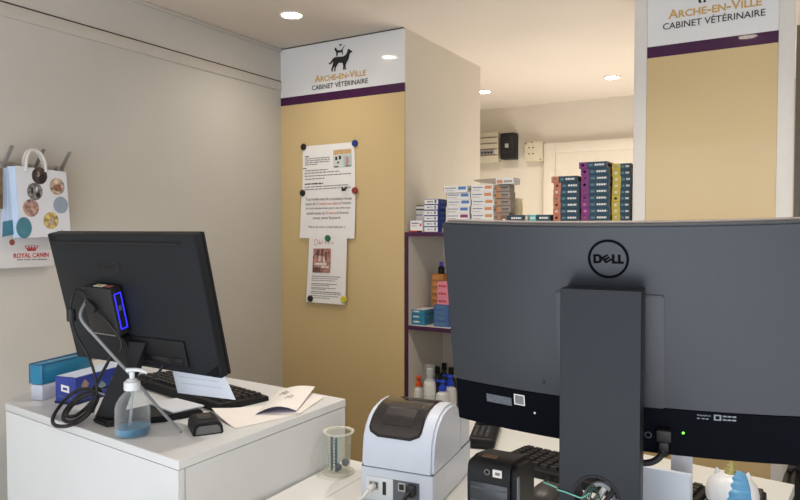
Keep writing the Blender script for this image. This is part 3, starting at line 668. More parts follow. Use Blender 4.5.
Pn = [(-1.332, 0.925), (-1.232, .935), (-1.185, 1.02), (-1.285, 1.01)]
M0 = Vector((-1.315, .935, ZD+.012)); M1 = Vector((-1.243, .962, 1.348))
ax = Vector((1, .22, 0)).normalized()
for wv, m in ((.030, BPL),):
    up = (M1-M0).normalized(); nn = ax.cross(up).normalized()
    vs = []
    for c, w in ((M0, .030), (M0.lerp(M1, .45), .026), (M1, .026)):
        for sx, sn in ((-1, -1), (1, -1), (1, 1), (-1, 1)): vs.append(c+ax*w*sx+nn*.010*sn)
    fs = [(0, 3, 2, 1), (8, 9, 10, 11)]
    for k in range(2):
        for i in range(4): fs.append((k*4+i, k*4+(i+1) % 4, k*4+4+(i+1) % 4, k*4+4+i))
    b.raw(vs, fs, m)
b.build('neck', t)
MB().cyl(BM @ Vector((-.045, -.10, .010)), BM @ Vector((-.045, -.10, .030)), .035, BPL, 24).build('hinge', t)
MB().prism([(-1.345, .915), (-1.285, .905), (-1.205, 1.0), (-1.175, 1.085), (-1.31, 1.11)], ZD, ZD+.014, BPL, bev=.004, seg=2).build('base', t)
# mini computer on its back
RO = Matrix.Translation((-.059, -.009, 0)) @ Matrix.Rotation(-.021, 4, 'Z') @ Matrix.Translation((.059, .009, 0))
PM = BM @ RO
p0 = PM @ Vector((-.06, -.01, .012))
t = thing('mini_computer', 'small black mini computer with blue-lit ports mounted on the black monitor', 'computer', p0)
mc = MB().box((-.108, -.064, .0128), (-.010, .046, .044), mat('mini_case', (30, 30, 31), .5, noise=.1, scale=300), PM, bev=.004).build('case', t)
b = MB()
x = -.0096
for (z0, z1, v0, v1) in ((.0185, .0205, -.050, .032), (.0345, .0365, -.050, .032)): b.box((x, v0, z0), (x+.0008, v1, z1), BLUELED, PM)
for v in (-.050, .030): b.box((x, v, .0205), (x+.0008, v+.002, .0345), BLUELED, PM)
b.build('light_frame', mc)
b = MB()
for v, h in ((.014, .008), (-.008, .012), (-.028, .008), (-.042, .006)): b.box((-.0098, v, .024), (-.0092, v+h, .031), SILV if v == -.008 else BLACKINK, PM)
b.build('ports', mc)
b = MB(); b.box((-.075, .0461, .022), (-.045, .0466, .036), PAPER, PM); b.box((-.068, .0465, .024), (-.054, .0469, .034), CY, PM); b.box((-.04, .0461, .024), (-.02, .0466, .034), mat('sticker_red', (176, 96, 90), .6, noise=.05), PM); b.build('stickers', mc)
b = MB(); b.box((-.100, -.0635, .0445), (-.020, -.0615, .0452), SILV, PM); b.build('bottom_trim', mc)
# cables of the mini computer
def P3(px, py, d): return EYE + ray(px, py)*d      # a point at a given depth along the view
dd = 1.30
t = thing('power_cable', 'black cable with an inline plug looping from the mini computer', 'cable', onz(88, 395, ZD))
A = PM @ Vector((-.102, .034, .0465))
b = MB(); b.tube([A, P3(75, 290, 1.455), P3(71, 303, 1.45), P3(70.5, 314, 1.45), P3(75, 333, 1.455), P3(86, 352, 1.46), P3(94, 372, 1.47), P3(97, 395, 1.475), onz(93, 412, ZD+.01)], .0032, RUB); b.build('cord', t)
MB().cyl(P3(71, 309, 1.45), P3(71.5, 321, 1.45), .0095, RUB, 14).build('inline_plug', t)
b = MB(); b.tube([PM @ Vector((-.095, .035, .048)), PM @ Vector((-.08, .012, .051)), PM @ Vector((-.062, -.004, .051)), PM @ Vector((-.030, -.03, .049)), PM @ Vector((-.012, -.075, .040)), P3(120, 352, 1.45)], .0025, RUB)
b.cyl(PM @ Vector((-.084, .016, .052)), PM @ Vector((-.060, -.004, .052)), .006, RUB, 12)
o = tag(b.build('plug_lead', loc=p0), 'thin black lead crossing the face of the mini computer', 'cable')
b = MB(); b.tube([PM @ Vector((-.106, .018, .030)), P3(81, 312, 1.45), P3(83, 322, 1.44), P3(97, 338, 1.43), P3(115, 358, 1.44), P3(133, 377, 1.45), P3(150, 398, 1.445), P3(166, 416, 1.43), onz(181, 432, ZD+.006)], .0037, GREYC)
tag(b.build('grey_cable', loc=onz(181, 432, ZD)), 'grey cable running straight from the mini computer down behind the pump bottle', 'cable')
# coiled cable on the desk
b = MB()
def zc(px, py, z): return onz(px, py, ZD+z)
b.tube([zc(101, 391, .06), zc(82, 389, .055), zc(68, 397, .035), zc(57, 410, .012), zc(52.5, 420, .005), zc(56, 425.5, .005), zc(67, 426, .006), zc(80, 421, .012), zc(91, 411, .03), zc(98, 398, .05), zc(96, 390, .062), zc(83, 393, .052), zc(72, 402, .03), zc(64, 413, .012), zc(64, 420, .010), zc(72, 421.5, .010), zc(84, 415, .02), zc(93, 404, .04), zc(98, 394, .06), zc(89, 395, .06), zc(77, 401, .04), zc(68, 411, .022), zc(67, 416, .017), zc(75, 416, .018), zc(86, 408, .03), zc(96, 396, .055), zc(99, 388, .07)], .0042, RUB)
tag(b.build('cable_coil', loc=onz(70, 425, ZD)), 'thick black cable hanging in loops over the edge of the blue box', 'cable')
b = MB(); b.tube([zc(97, 392, .066), zc(108, 396, .06), zc(120, 402, .04), zc(128, 404, .02)], .002, GREYC); b.tube([zc(99, 389, .07), zc(112, 386, .07), zc(124, 385, .07)], .0018, RUB)
tag(b.build('thin_cable', loc=onz(110, 400, ZD)), 'thin grey wire in front of the black monitor stand', 'cable')
b = MB(); b.tube([P3(168, 350, 1.475), P3(163, 366, 1.46), P3(154, 377, 1.46), P3(147, 382, 1.46), P3(138, 386, 1.46), P3(125, 390, 1.47)], .003, RUB)
tag(b.build('video_cable', loc=P3(150, 384, 1.46)), 'black video cable curving below the black monitor', 'cable')
b = MB(); b.tube([P3(113, 352, 1.50), P3(106, 366, 1.50), P3(98, 380, 1.50), zc(92, 392, .05)], .0035, RUB)
tag(b.build('short_cable', loc=P3(98, 380, 1.50)), 'short black cable slanting from the black monitor toward the blue box', 'cable')

# ---- things on the raised desk
ro = R(14)
t = thing('plastic_box', 'translucent blue-lidded plastic box on the far end of the raised desk', 'box', (-1.66, .957, ZD), ro)
W, Dp, H = .038, .168, .092
lidm = clear('blue_clear_plastic', (60, 150, 190), .62, .1, .85)
MB().box((0, 0, 0), (W, Dp, H*.44), mat('frosted_plastic', (196, 200, 214), .35, noise=.03), bev=.004).build('tray', t, local=True)
b = MB(); b.box((-.001, -.001, H*.44), (W+.001, Dp+.001, H), lidm, bev=.005); ld = b.build('lid', t, local=True)
b = MB()
for y in (0, Dp): b.tube([(-.0015, y, H*.46), (-.0015, y, H-.001), (W+.0015, y, H-.001), (W+.0015, y, H*.46)], .0016, mat('blue_rim', (20, 84, 128), .3, noise=.03), smooth=0)
b.tube([(W+.001, 0, H), (W+.001, Dp, H)], .0015, MATS['blue_rim'], smooth=0); b.tube([(-.001, 0, H), (-.001, Dp, H)], .0015, MATS['blue_rim'], smooth=0)
b.build('lid_rim', ld, local=True)
b = MB(); b.box((.006, .012, H*.44+.001), (W-.006, Dp-.012, H*.72), mat('glove_wad', (70, 140, 186), .8, noise=.15, scale=60), bev=.01, seg=3); b.build('contents', t, local=True)
t = thing('glove_box', 'dark blue cardboard box with white lid panel beside the plastic box', 'box', (-1.578, .972, ZD), R(11))
W, Dp, H = .066, .19, .068
BLU = mat('cobalt_card', (44, 62, 150), .45, noise=.06, scale=30)
b = MB(); b.box((0, 0, 0), (W, Dp, H), BLU, bev=.0015, seg=1)
b.quad([(.002, .002, H+.0004), (W*.98, .002, H+.0004), (W*.98, Dp-.002, H+.0004), (.002, Dp-.002, H+.0004)], mat('pale_blue_card', (206, 220, 242), .6, noise=.03))
b.quad([(.020, -.0004, .032), (.046, -.0004, .028), (.046, -.0004, .045), (.020, -.0004, .049)], PAPER); b.quad([(.026, -.0007, .036), (.040, -.0007, .0345), (.040, -.0007, .0405), (.026, -.0007, .042)], BLU)
b.quad([(.010, -.0004, .018), (.058, -.0004, .013), (.058, -.0004, .015), (.010, -.0004, .020)], LTEAL)
for k, (y, z) in enumerate(((.03, .045), (.085, .03), (.13, .04))):
    c = mat('card_patch_%d' % (k % 2), ((150, 128, 118), (126, 150, 150))[k % 2], .6, noise=.2, scale=80)
    b.quad([(W+.0004, y, z-.014), (W+.0004, y+.014, z), (W+.0004, y, z+.014), (W+.0004, y-.014, z)], c)
b.build('carton', t, local=True)
MB().box((-.001, -.001, 0), (W+.001, Dp+.001, .006), mat('navy_card', (26, 34, 80), .5, noise=.05)).build('base_band', t, local=True)
# sanitizer
t = thing('pump_bottle', 'clear pump bottle with a little blue liquid at the desk edge', 'bottle', (-1.195, .906, ZD))
M = Matrix.Translation((-1.195, .906, ZD)); r = .0355
MB().lathe([(0, .0012), (r-.004, .001), (r, .006), (r, .055), (r-.002, .066), (r-.009, .080), (r-.019, .090), (.013, .093), (.013, .098)], clear('clear_bottle', (246, 249, 250), .05, .04, .45), M, 40).build('body', t)
MB().lathe([(0, .002), (r-.005, .002), (r-.0015, .007), (r-.0015, .018), (0, .018)], clear('blue_liquid', (36, 146, 190), .5, .05, .8), M, 40).build('liquid', t)
MB().lathe([(0, .096), (.0165, .096), (.017, .098), (.0165, .113), (.014, .114), (.010, .119), (0, .12)], WPL, M, 28).build('collar', t)
b = MB(); b.lathe([(0, .119), (.0055, .119), (.0055, .134), (0, .134)], WPL, M, 16)
b.tube([(-1.207, .903, ZD+.1365), (-1.195, .906, ZD+.138), (-1.182, .910, ZD+.1385), (-1.167, .914, ZD+.137), (-1.160, .916, ZD+.133)], lambda f: .0048-.0016*f, WPL, n=12); b.build('pump_head', t)
MB().tube([(-1.195, .906, ZD+.096), (-1.197, .9055, ZD+.06), (-1.205, .905, ZD+.008)], .003, clear('dip_tube', (215, 220, 225), .3), n=10).build('dip_tube', t)
# keyboard on raised desk
def keyboard(name, label, o, ux, L, Dk, z, rows, cols, h=.013, slope=.008):
    t = thing(name, label, 'keyboard', (o[0], o[1], z), math.atan2(ux[1], ux[0]))
    b = MB(); b.prism([(0, 0), (Dk, 0), (Dk, h+slope), (Dk-.006, h+slope), (0.002, h)], 0, L, BPL, Matrix(((0, 0, 1, 0), (1, 0, 0, 0), (0, 1, 0, 0), (0, 0, 0, 1))), bev=.002, seg=1)
    cs = b.build('case', t, local=True)
    k = MB(); pw, ph = (L-.024)/cols, (Dk-.03)/rows
    for r_ in range(rows):
        for c in range(cols):
            x0 = .012+c*pw; y0 = .014+r_*ph; zz = h+slope*(y0/Dk)
            if r_ == 0 and 3 < c < 9 and c != 4: continue
            x1 = x0+pw*.86 if not (r_ == 0 and c == 4) else x0+pw*4.9
            M = Matrix.Translation((0, 0, 0))
            vs = [(x0, y0, zz-.001), (x1, y0, zz-.001), (x1, y0+ph*.86, zz), (x0, y0+ph*.86, zz), (x0+.002, y0+.002, zz+.0075), (x1-.002, y0+.002, zz+.0075), (x1-.002, y0+ph*.86-.002, zz+.0085), (x0+.002, y0+ph*.86-.002, zz+.0085)]
            k.raw(vs, [(4, 5, 6, 7), (0, 1, 5, 4), (1, 2, 6, 5), (2, 3, 7, 6), (3, 0, 4, 7)], MATS.get('key_cap') or mat('key_cap', (34, 33, 34), .4, noise=.1, scale=200))
    k.build('keys', cs, local=True, smooth=False)
    return t
uv = Vector((.98, -.19)).normalized()
# the typist sits on the far side: the case's thick rear edge is the one nearest to us
def keyboard_back(name, label, near_right, uv, L, Dk, z, rows, cols):
    # origin at the far-left seen from the typist = our near-right corner turned round
    v = Vector((-uv.y, uv.x)); far = Vector(near_right)+v*Dk
    return keyboard(name, label, (far.x, far.y), (-uv.x, -uv.y), L, Dk, z, rows, cols)
keyboard_back('keyboard', 'black keyboard under the tilted black monitor', (-1.160, 1.115), uv, .44, .15, ZD, 6, 20)
# card reader, booklet, papers
t = thing('card_reader', 'small black reader with a grey end face at the desk corner', 'reader', (-1.071, .958, ZD), math.atan2(.83, .56))
b = MB(); b.prism([(0, 0), (.064, 0), (.062, .018), (.054, .026), (.010, .026), (.002, .018)], 0, -.085, BPL, Matrix(((1, 0, 0, 0), (0, 0, -1, 0), (0, 1, 0, 0), (0, 0, 0, 1))), bev=.002, seg=2)
b.build('body', t, local=True)
MB().prism([(.006, .003), (.058, .003), (.056, .015), (.050, .020), (.013, .020), (.008, .015)], .0005, -.0005, mat('mid_grey_plastic', (104, 104, 106), .5, noise=.05), Matrix(((1, 0, 0, 0), (0, 0, -1, 0), (0, 1, 0, 0), (0, 0, 0, 1)))).build('end_face', t, local=True)
MB().box((.016, .03, .0258), (.046, .075, .0272), BPLS, bev=.001).build('top_pad', t, local=True)
b = MB(); pts = [(-1.316, 1.045), (-1.206, 1.022), (-1.19, 1.10), (-1.30, 1.112)]
zt = ZD+.0145
b.prism(pts, zt, zt+.004, PAPERB, bev=.0008, seg=1)
tag(b.build('booklet', loc=(-1.25, 1.07, zt)), 'small white booklet lying on the monitor base', 'booklet')
b = MB()
def curl(b, corners, zf, m, N=12):
    vs, fs = [], []
    C0 = [Vector(c) for c in corners]
    for j in range(N+1):
        for i in range(N+1):
            u, v = i/N, j/N; p = C0[0].lerp(C0[1], u).lerp(C0[3].lerp(C0[2], u), v); vs.append((p.x, p.y, zf(u, v)))
    for j in range(N):
        for i in range(N): q = j*(N+1)+i; fs.append((q, q+1, q+N+2, q+N+1))
    b.raw(vs, fs, m)
curl(b, [(-1.155, 1.09), (-1.035, 1.045), (-.988, 1.20), (-1.10, 1.23)], lambda u, v: ZD+.0008+.014*(1-u)**2*(1-v)+.010*max(0, .35-v)*(1-u), PAPER)
tag(b.build('paper_sheet', loc=(-1.07, 1.13, ZD)), 'white sheet with a curled corner beside the small black reader', 'paper')
t = thing('folded_paper', 'folded handwritten paper with lilac underside on the desk', 'paper', (-1.08, 1.26, ZD))
b = MB(); curl(b, [(-1.055, 1.135), (-.99, 1.175), (-1.03, 1.37), (-1.185, 1.345)], lambda u, v: ZD+.0175, PAPER) if False else None
LIL = mat('lilac_paper', (150, 146, 206), .8, noise=.03)
curl(b, [(-1.068, 1.140), (-.985, 1.205), (-1.03, 1.36), (-1.155, 1.365)], lambda u, v: ZD+.0025, PAPER)
b.build('lower_leaf', t)
b = MB(); curl(b, [(-1.068, 1.143), (-.998, 1.207), (-1.085, 1.39), (-1.17, 1.345)], lambda u, v: ZD+.004+.015*math.sin(math.pi*min(1, u*.95))*(1-.5*v)+.010*u*v, PAPER); b.build('upper_leaf', t)
b = MB(); curl(b, [(-1.066, 1.1445), (-1.0, 1.2085), (-1.086, 1.388), (-1.168, 1.345)], lambda u, v: ZD+.0032+.015*math.sin(math.pi*min(1, u*.95))*(1-.5*v)+.010*u*v-.0006, LIL); b.build('lilac_underside', t)
b = MB()
def hw_(u, v): 
    c = [Vector((-1.068, 1.143)), Vector((-.998, 1.207)), Vector((-1.085, 1.39)), Vector((-1.17, 1.345))]
    p = c[0].lerp(c[1], u).lerp(c[3].lerp(c[2], u), v); return Vector((p.x, p.y, ZD+.0052+.015*math.sin(math.pi*min(1, u*.95))*(1-.5*v)+.010*u*v))
for u0, v0 in ((.22, .62), (.28, .66), (.34, .60), (.40, .56), (.52, .34), (.58, .38), (.64, .36)):
    b.tube([hw_(u0, v0), hw_(u0+.03, v0+.05), hw_(u0+.01, v0+.10), hw_(u0+.05, v0+.11)], .0007, GREYINK, n=5, smooth=2)
b.build('handwriting', t)
# note hanging from the black monitor's lower edge
b = MB(); P = [BM @ Vector(p) for p in ((.040, -.148, -.032), (.200, -.150, -.032), (.2255, -.219, -.030), (.045, -.227, -.030))]
vs = [p for p in P]+[p-BN*.0006 for p in P]; b.raw(vs, [(0, 1, 2, 3), (7, 6, 5, 4), (0, 4, 5, 1), (1, 5, 6, 2), (2, 6, 7, 3), (3, 7, 4, 0)], PAPERB)
for k in range(3):
    a, c = .25+.2*k, .27+.2*k
    q = [P[0].lerp(P[3], a).lerp(P[1].lerp(P[2], a), .1), P[0].lerp(P[3], a).lerp(P[1].lerp(P[2], a), .85), P[0].lerp(P[3], c).lerp(P[1].lerp(P[2], c), .85), P[0].lerp(P[3], c).lerp(P[1].lerp(P[2], c), .1)]
    b.quad([p+BN*.0006 for p in q], mat('faint_print', (188, 192, 202), .8, noise=.03))
tag(b.build('hanging_note', loc=P[3], smooth=False), 'white note taped below the black monitor over its keyboard', 'paper')

# ================================================================= MEASURING CUP
cx, cy = -.932, 1.285
t = thing('measuring_cup', 'clear plastic graduated cup standing by the raised desk side', 'cup', (cx, cy, ZC))
M = Matrix.Translation((cx, cy, ZC)); CC = clear('clear_cup', (246, 247, 240), .05, .08, .42)
MB().lathe([(0, .004), (.0265, .004), (.0268, .006), (.0305, .093), (.0325, .099)], CC, M, 36).build('body', t)
b = MB(); b.lathe([(.0315, .097), (.0372, .098), (.0378, .100), (.0372, .1015), (.0315, .1005)], clear('cup_rim', (240, 240, 230), .35, .1, .8), M, 36); b.build('rim', t)
MB().lathe([(0, .0006), (.0385, .0006), (.0392, .0022), (.037, .0042), (.027, .0055), (0, .0055)], clear('cup_foot', (238, 238, 232), .25, .1, .6), M, 36).build('foot', t)
b = MB()
for a0 in (-2.05, -1.35):
    for k in range(9):
        z = .022+k*.008; rr = .0270+.0036*(z/.1)
        vs = [(rr*math.cos(a0+da), rr*math.sin(a0+da), zz) for da, zz in ((-.13, z), (.13, z), (.13, z+.0016), (-.13, z+.0016))]
        b.quad(vs, mat('scale_ink', (60, 110, 120), .6, noise=.05), M)
b.build('graduation_marks', t)
for dx, dy, c, lab in ((-.012, -.012, (30, 56, 92), 'dark blue plastic stick standing in the clear cup, nearer the desk'), (.002, -.014, (24, 92, 112), 'teal plastic stick standing in the middle of the clear cup')):
    b = MB(); b.cyl((cx+dx, cy+dy, ZC+.0062), (cx+dx, cy+dy, ZC+.088), .0032, mat('stick_%d' % c[0], c, .4, noise=.05), 12)
    tag(b.build('stirring_stick', loc=(cx+dx, cy+dy, ZC+.006)), lab, 'stick')
for dx, dy, z, lab in ((.006, -.010, .0172, 'dark grey ball at the bottom of the clear cup beside the teal stick'), (.014, .008, .0242, 'dark grey ball lying higher at the far side of the clear cup')):
    b = MB(); b.ball((cx+dx, cy+dy, ZC+z), .0085 if z < .02 else .0095, mat('grey_ball', (70, 68, 92), .5, noise=.1), u=16, v=10)
    b.cyl((cx+dx, cy+dy, ZC+z+.006), (cx+dx, cy+dy, ZC+z+.011), .003, GREYC, 10)
    tag(b.build('cotton_ball', loc=(cx+dx, cy+dy, ZC+z)), lab, 'ball')

# ================================================================= WHITE LABEL PRINTER
t = thing('label_printer', 'white label printer with dark window on top and rear sockets', 'printer', (-.792, 1.174, ZC), R(7))
PW, PD = .166, .255
LP = mat('printer_white', (204, 211, 224), .32, noise=.012, scale=20)
SIDE = Matrix(((0, 0, 1, 0), (1, 0, 0, 0), (0, 1, 0, 0), (0, 0, 0, 1)))    # profile (depth, height) pulled along the width
low = [(0, .003), (PD, .003), (PD, .0775), (0, .0775)]
upper = [(0, .079), (.002, .112), (.007, .142), (.018, .164), (.036, .182), (.060, .194), (.090, .200), (.125, .200), (.150, .194), (.172, .178), (.185, .154), (.187, .079)]
rear = [(.187, .079), (.187, .166), (.225, .156), (PD, .134), (PD, .079)]
b = MB(); b.prism(low, 0, PW, LP, SIDE, bev=.0015, seg=2); b.build('lower_case', t, local=True)
b = MB(); b.prism(upper, 0, PW, LP, SIDE, bev=.006, seg=4, caps_only=True, above=.085); b.build('upper_cover', t, local=True, angle=50)
b = MB(); b.prism(rear, .006, PW-.002, LP, SIDE, bev=.003, seg=2, caps_only=True, above=.085); b.build('roll_cover', t, local=True)
MB().box((.0008, .0008, .0765), (PW-.0008, PD-.0008, .0800), mat('dark_seam', (104, 110, 122), .7, noise=.05)).build('seam', t, local=True)
# window follows the front curve
def prof_at(s):
    pts = [Vector(p) for p in upper[2:10]]; L = [0]
    for a, c in zip(pts, pts[1:]): L.append(L[-1]+(c-a).length)
    d_ = s*L[-1]
    for i in range(len(pts)-1):
        if d_ <= L[i+1]+1e-9:
            f = (d_-L[i])/(L[i+1]-L[i]); p = pts[i].lerp(pts[i+1], f); tg = (pts[i+1]-pts[i]).normalized(); return p, Vector((-tg.y, tg.x))
    return pts[-1], Vector((0, 1))
def window(m, x0, x1, s0, s1, off, rc, N=20):
    vs, fs = [], []
    for j in range(N+1):
        s = s0+(s1-s0)*j/N; p, nn = prof_at(s); e = (s-s0)*.21; ins = 0
        if e < rc: ins = rc-math.sqrt(max(0, rc*rc-(rc-e)**2))
        for i in range(9):
            x = x0+ins+(x1-x0-2*ins)*i/8; vs.append((x, p.x+nn.x*off, p.y+nn.y*off))
    for j in range(N):
        for i in range(8): q = j*9+i; fs.append((q, q+1, q+10, q+9))
    return MB().raw(vs, fs, m)
WIN = mat('smoked_window', (30, 27, 29), .08, noise=.05, coat=.8)
wf = window(mat('window_rim', (24, 22, 24), .3, noise=.05), .012, PW-.030, .0, .97, .0010, .024).build('window_frame', t, local=True)
window(WIN, .016, PW-.034, .03, .95, .0020, .022).build('window_pane', wf, local=True)
b = window(mat('inner_roll', (44, 40, 42), .25, noise=.1), .040, PW-.055, .14, .52, .0026, .004); b.build('inner_mechanism', wf, local=True)
b = MB()
b.box((.012, -.0006, .008), (PW-.030, .0006, .058), mat('socket_recess', (92, 96, 104), .6, noise=.05)); sp_ = b.build('socket_panel', t, local=True)
b = MB(); b.box((.012, -.0014, .008), (.076, .0, .058), WPL, bev=.001)
b.box((.020, -.0022, .030), (.042, -.0012, .048), SILV); b.box((.0225, -.0028, .034), (.0395, -.002, .045), BLACKINK)
b.box((.052, -.0022, .022), (.060, -.0012, .050), BLACKINK); b.box((.088, -.002, .036), (.104, -.0004, .054), SILV); b.box((.0905, -.0026, .039), (.1015, -.0018, .051), BLACKINK)
b.build('sockets', sp_, local=True)
PMt = WM[t.name]
b = MB(); b.cyl(PMt @ Vector((.031, -.002, .038)), PMt @ Vector((.031, -.030, .037)), .0075, WHTC, 14); b.tube([PMt @ Vector(p) for p in ((.031, -.028, .037), (.028, -.045, .030), (.010, -.055, .016), (-.004, -.045, .006), (-.002, -.10, .005))], .0035, WHTC)
tag(b.build('printer_data_cable', loc=PMt @ Vector((.03, -.05, 0))), 'white data cable plugged into the white label printer', 'cable')
b = MB(); b.box((.112, -.020, .032), (.130, -.002, .056), RUB, PMt, bev=.003); b.tube([PMt @ Vector(p) for p in ((.121, -.018, .044), (.116, -.034, .034), (.110, -.040, .014), (.125, -.06, .006), (.14, -.11, .005))], .0042, RUB)
tag(b.build('printer_power_lead', loc=PMt @ Vector((.12, -.05, 0))), 'black power lead plugged into the white label printer', 'cable')

# ================================================================= BLACK LABEL PRINTER
t = thing('receipt_printer', 'black compact label printer with grey front window and white sticker', 'printer', (-.532, 1.150, ZC), R(2))
W, Dp, H = .098, .13, .149
prof = [(0, .002), (Dp, .002), (Dp, H*.80), (Dp*.75, H*.93), (.03, H), (.012, H*.985), (.002, H*.93), (-.002, H*.8)]
b = MB(); b.prism(prof, 0, W, BPL, SIDE, bev=.009, seg=4, caps_only=True); b.build('case', t, local=True, angle=45)
MB().box((.010, -.0045, .022), (W-.012, .002, H*.72), mat('grey_gloss_panel', (56, 60, 66), .22, noise=.08, scale=25), bev=.003).build('front_window', t, local=True)
b = MB()
for z in (.045, .070, .095): b.box((.012, -.0055, z), (W-.014, -.0043, z+.0025), mat('light_line', (84, 90, 96), .3, noise=.05))
b.build('roll_lines', t, local=True)
b = MB(); b.box((.056, -.0040, H*.815), (.074, -.0018, H*.91), PAPER); b.box((.061, -.0046, H*.845), (.070, -.0038, H*.88), GREYINK); b.build('white_sticker', t, local=True)
b = MB(); b.lathe([(.004, 0), (.0058, 0), (.0058, .0008), (.004, .0008)], GREYINK, FR((.044, -.0022, H*.86), (1, 0, 0), (0, 0, 1), (0, -1, 0)), 16); b.build('round_mark', t, local=True)
MB().box((.025, .020, H-.002), (.055, .034, H+.0008), mat('amber_tab', (104, 74, 50), .5, noise=.08)).build('amber_tab', t, local=True)
MB().box((W-.004, .012, .03), (W+.003, .024, H*.82), GREYC, bev=.002).build('side_latch', t, local=True)

# ================================================================= BIG GREY CURVED MONITOR
yaw, tilt = .067, .203
DU = Vector((math.cos(yaw), math.sin(yaw), 0)); nh = Vector((math.sin(yaw), -math.cos(yaw), 0))
DV = Vector((0, 0, 1))*math.cos(tilt)+nh*math.sin(tilt); DN = DU.cross(DV)
DC = Vector((-.26, 1.131, 1.415)); DR = 1.5; HW, HH = .305, .200
def dp(s, tt, off=0):
    a = s/DR; return DC+DU*(DR*math.sin(a))-DN*(DR*(1-math.cos(a)))+DV*tt+(DN*math.cos(a)+DU*math.sin(a))*off
def dslab(s0, s1, t0, t1, o0, o1, m, N=28, bev=.0):
    b = MB(); vs, fs = [], []
    for i in range(N+1):
        s = s0+(s1-s0)*i/N
        vs += [dp(s, t0, o0), dp(s, t1, o0), dp(s, t1, o1), dp(s, t0, o1)]
    for i in range(N):
        for k in range(4): fs.append((i*4+k, i*4+(k+1) % 4, i*4+4+(k+1) % 4, i*4+4+k))
    fs += [(0, 1, 2, 3), (N*4+3, N*4+2, N*4+1, N*4)]
    bmt = bmesh.new(); V = [bmt.verts.new(v) for v in vs]; [bmt.faces.new([V[i] for i in f]) for f in fs]
    bmesh.ops.recalc_face_normals(bmt, faces=bmt.faces)
    if bev: bmesh.ops.bevel(bmt, geom=[e for e in bmt.edges if e.calc_face_angle(0) > R(40)], offset=bev, segments=2, affect='EDGES')
    return b.bm(bmt, m)
def dframe(s, tt, off=0):
    a = s/DR; return FR(dp(s, tt, off), DU*math.cos(a)-DN*math.sin(a), DV, DN*math.cos(a)+DU*math.sin(a))
t = thing('computer_monitor', 'large grey curved monitor with round logo seen from behind on the counter', 'monitor', (-.26, 1.12, ZC))
bs = dslab(-HW, HW, -HH+.082, HH-.0065, -.022, 0, DGREY, bev=.003).build('back_shell', t)
lb = dslab(-HW+.001, HW-.001, -HH-.005, -HH+.0815, -.022, -.0045, CHIN, bev=.002).build('lower_band', t)
bz = dslab(-HW, HW, -HH-.006, HH-.0045, -.031, -.0221, BPLS, bev=.001).build('bezel', t)
dslab(-HW+.006, HW-.006, -HH+.016, HH-.006, -.0325, -.0311, SCREEN).build('screen', bz)
dslab(-HW, HW, HH-.0064, HH-.0042, -.026, -.020, mat('pale_top_edge', (170, 158, 152), .4, noise=.04)).build('top_edge', bz)
LM = dframe(.002, .138, .0006)
b = MB(); b.lathe([(.0287, 0), (.0325, 0), (.0325, .0012), (.0287, .0012), (.0287, 0)], BLACKINK, LM, 48)
# logo letters: D, a tilted E, L L
LOGO = mat('logo_black', (10, 11, 13), .8, noise=.05, spec=.05); b.mats = [LOGO]
def shape(polys): 
    vs, fs = filled([[(x*.00128, y*.00113) for x, y in pl] for pl in polys], .0006); b.raw(vs, fs, LOGO, LM @ Matrix.Translation((0, 0, .0006)))
shape([[(-18.5, -6.5), (-12.5, -6.5), (-9.3, -5.2), (-7.8, -2.6), (-7.8, 2.6), (-9.3, 5.2), (-12.5, 6.5), (-18.5, 6.5)], [(-15.5, -3.9), (-12.6, -3.9), (-11.2, -2.3), (-11.2, 2.3), (-12.6, 3.9), (-15.5, 3.9)]])
EE = [(-4.6, -5.2), (4.8, -5.2), (4.8, -2.8), (-2.2, -2.8), (-2.2, -1.2), (4.6, -1.2), (4.6, 1.2), (-2.2, 1.2), (-2.2, 2.8), (4.8, 2.8), (4.8, 5.2), (-4.6, 5.2)]
ca, sa = math.cos(R(36)), math.sin(R(36))
shape([[(-2.2+.98*(x*ca-y*sa), .98*(x*sa+y*ca)) for x, y in EE]])
for x0 in (4.6, 12.0): shape([[(x0, -6.5), (x0+6.9, -6.5), (x0+6.9, -3.8), (x0+3.0, -3.8), (x0+3.0, 6.5), (x0, 6.5)]])
b.build('round_logo', bs)
dslab(-.087, .087, -.117, .079, .0002, .0035, mat('mount_plate', (54, 58, 63), .36, metal=.35, noise=.03), N=8, bev=.0025).build('mount_plate', t)
b = MB(); b.box((-.0025, -.004, 0), (.0025, .004, .0008), BLACKINK, dframe(-.116, -.094, .0)); b.build('lock_slot', bs)
# stand
CF = Vector((-.259, 1.062, 0))
SM = FR(CF, (DU.x, DU.y, 0), (0, 0, 1), (DU.y, -DU.x, 0))
HZ = 1.166; w2 = .0615
cu = bpy.data.curves.new('col', 'CURVE'); cu.dimensions = '2D'; cu.fill_mode = 'BOTH'; cu.extrude = .024; cu.bevel_depth = .0012; cu.bevel_resolution = 1
outl = [(-w2, ZC+.012), (w2, ZC+.012), (w2, 1.5015), (-w2, 1.5015)]
hole = [(-.003+.0365*math.cos(2*math.pi*i/32), HZ+.0365*math.sin(2*math.pi*i/32)) for i in range(32)]
for pl in (outl, hole):
    sp = cu.splines.new('POLY'); sp.points.add(len(pl)-1); sp.use_cyclic_u = True
    for q, (x, y) in zip(sp.points, pl): q.co = (x, y, 0, 1)
vs, fs = curve_mesh(cu)
sc_ = MB().raw(vs, fs, DCOL, SM @ Matrix.Translation((0, 0, -.025))).build('stand_column', t)
MB().lathe([(.0362, -.052), (.0362, -.0005), (.0382, .0003), (.0378, .0012), (.034, .0012), (.0335, -.0005), (.0335, -.052)], BPL, SM @ Matrix.Translation((-.003, HZ, 0)), 32).build('cable_ring', sc_)
MB().box((-.05, 1.40, -.075), (.05, 1.47, -.045), DCOL, SM, bev=.004).build('hinge', t)
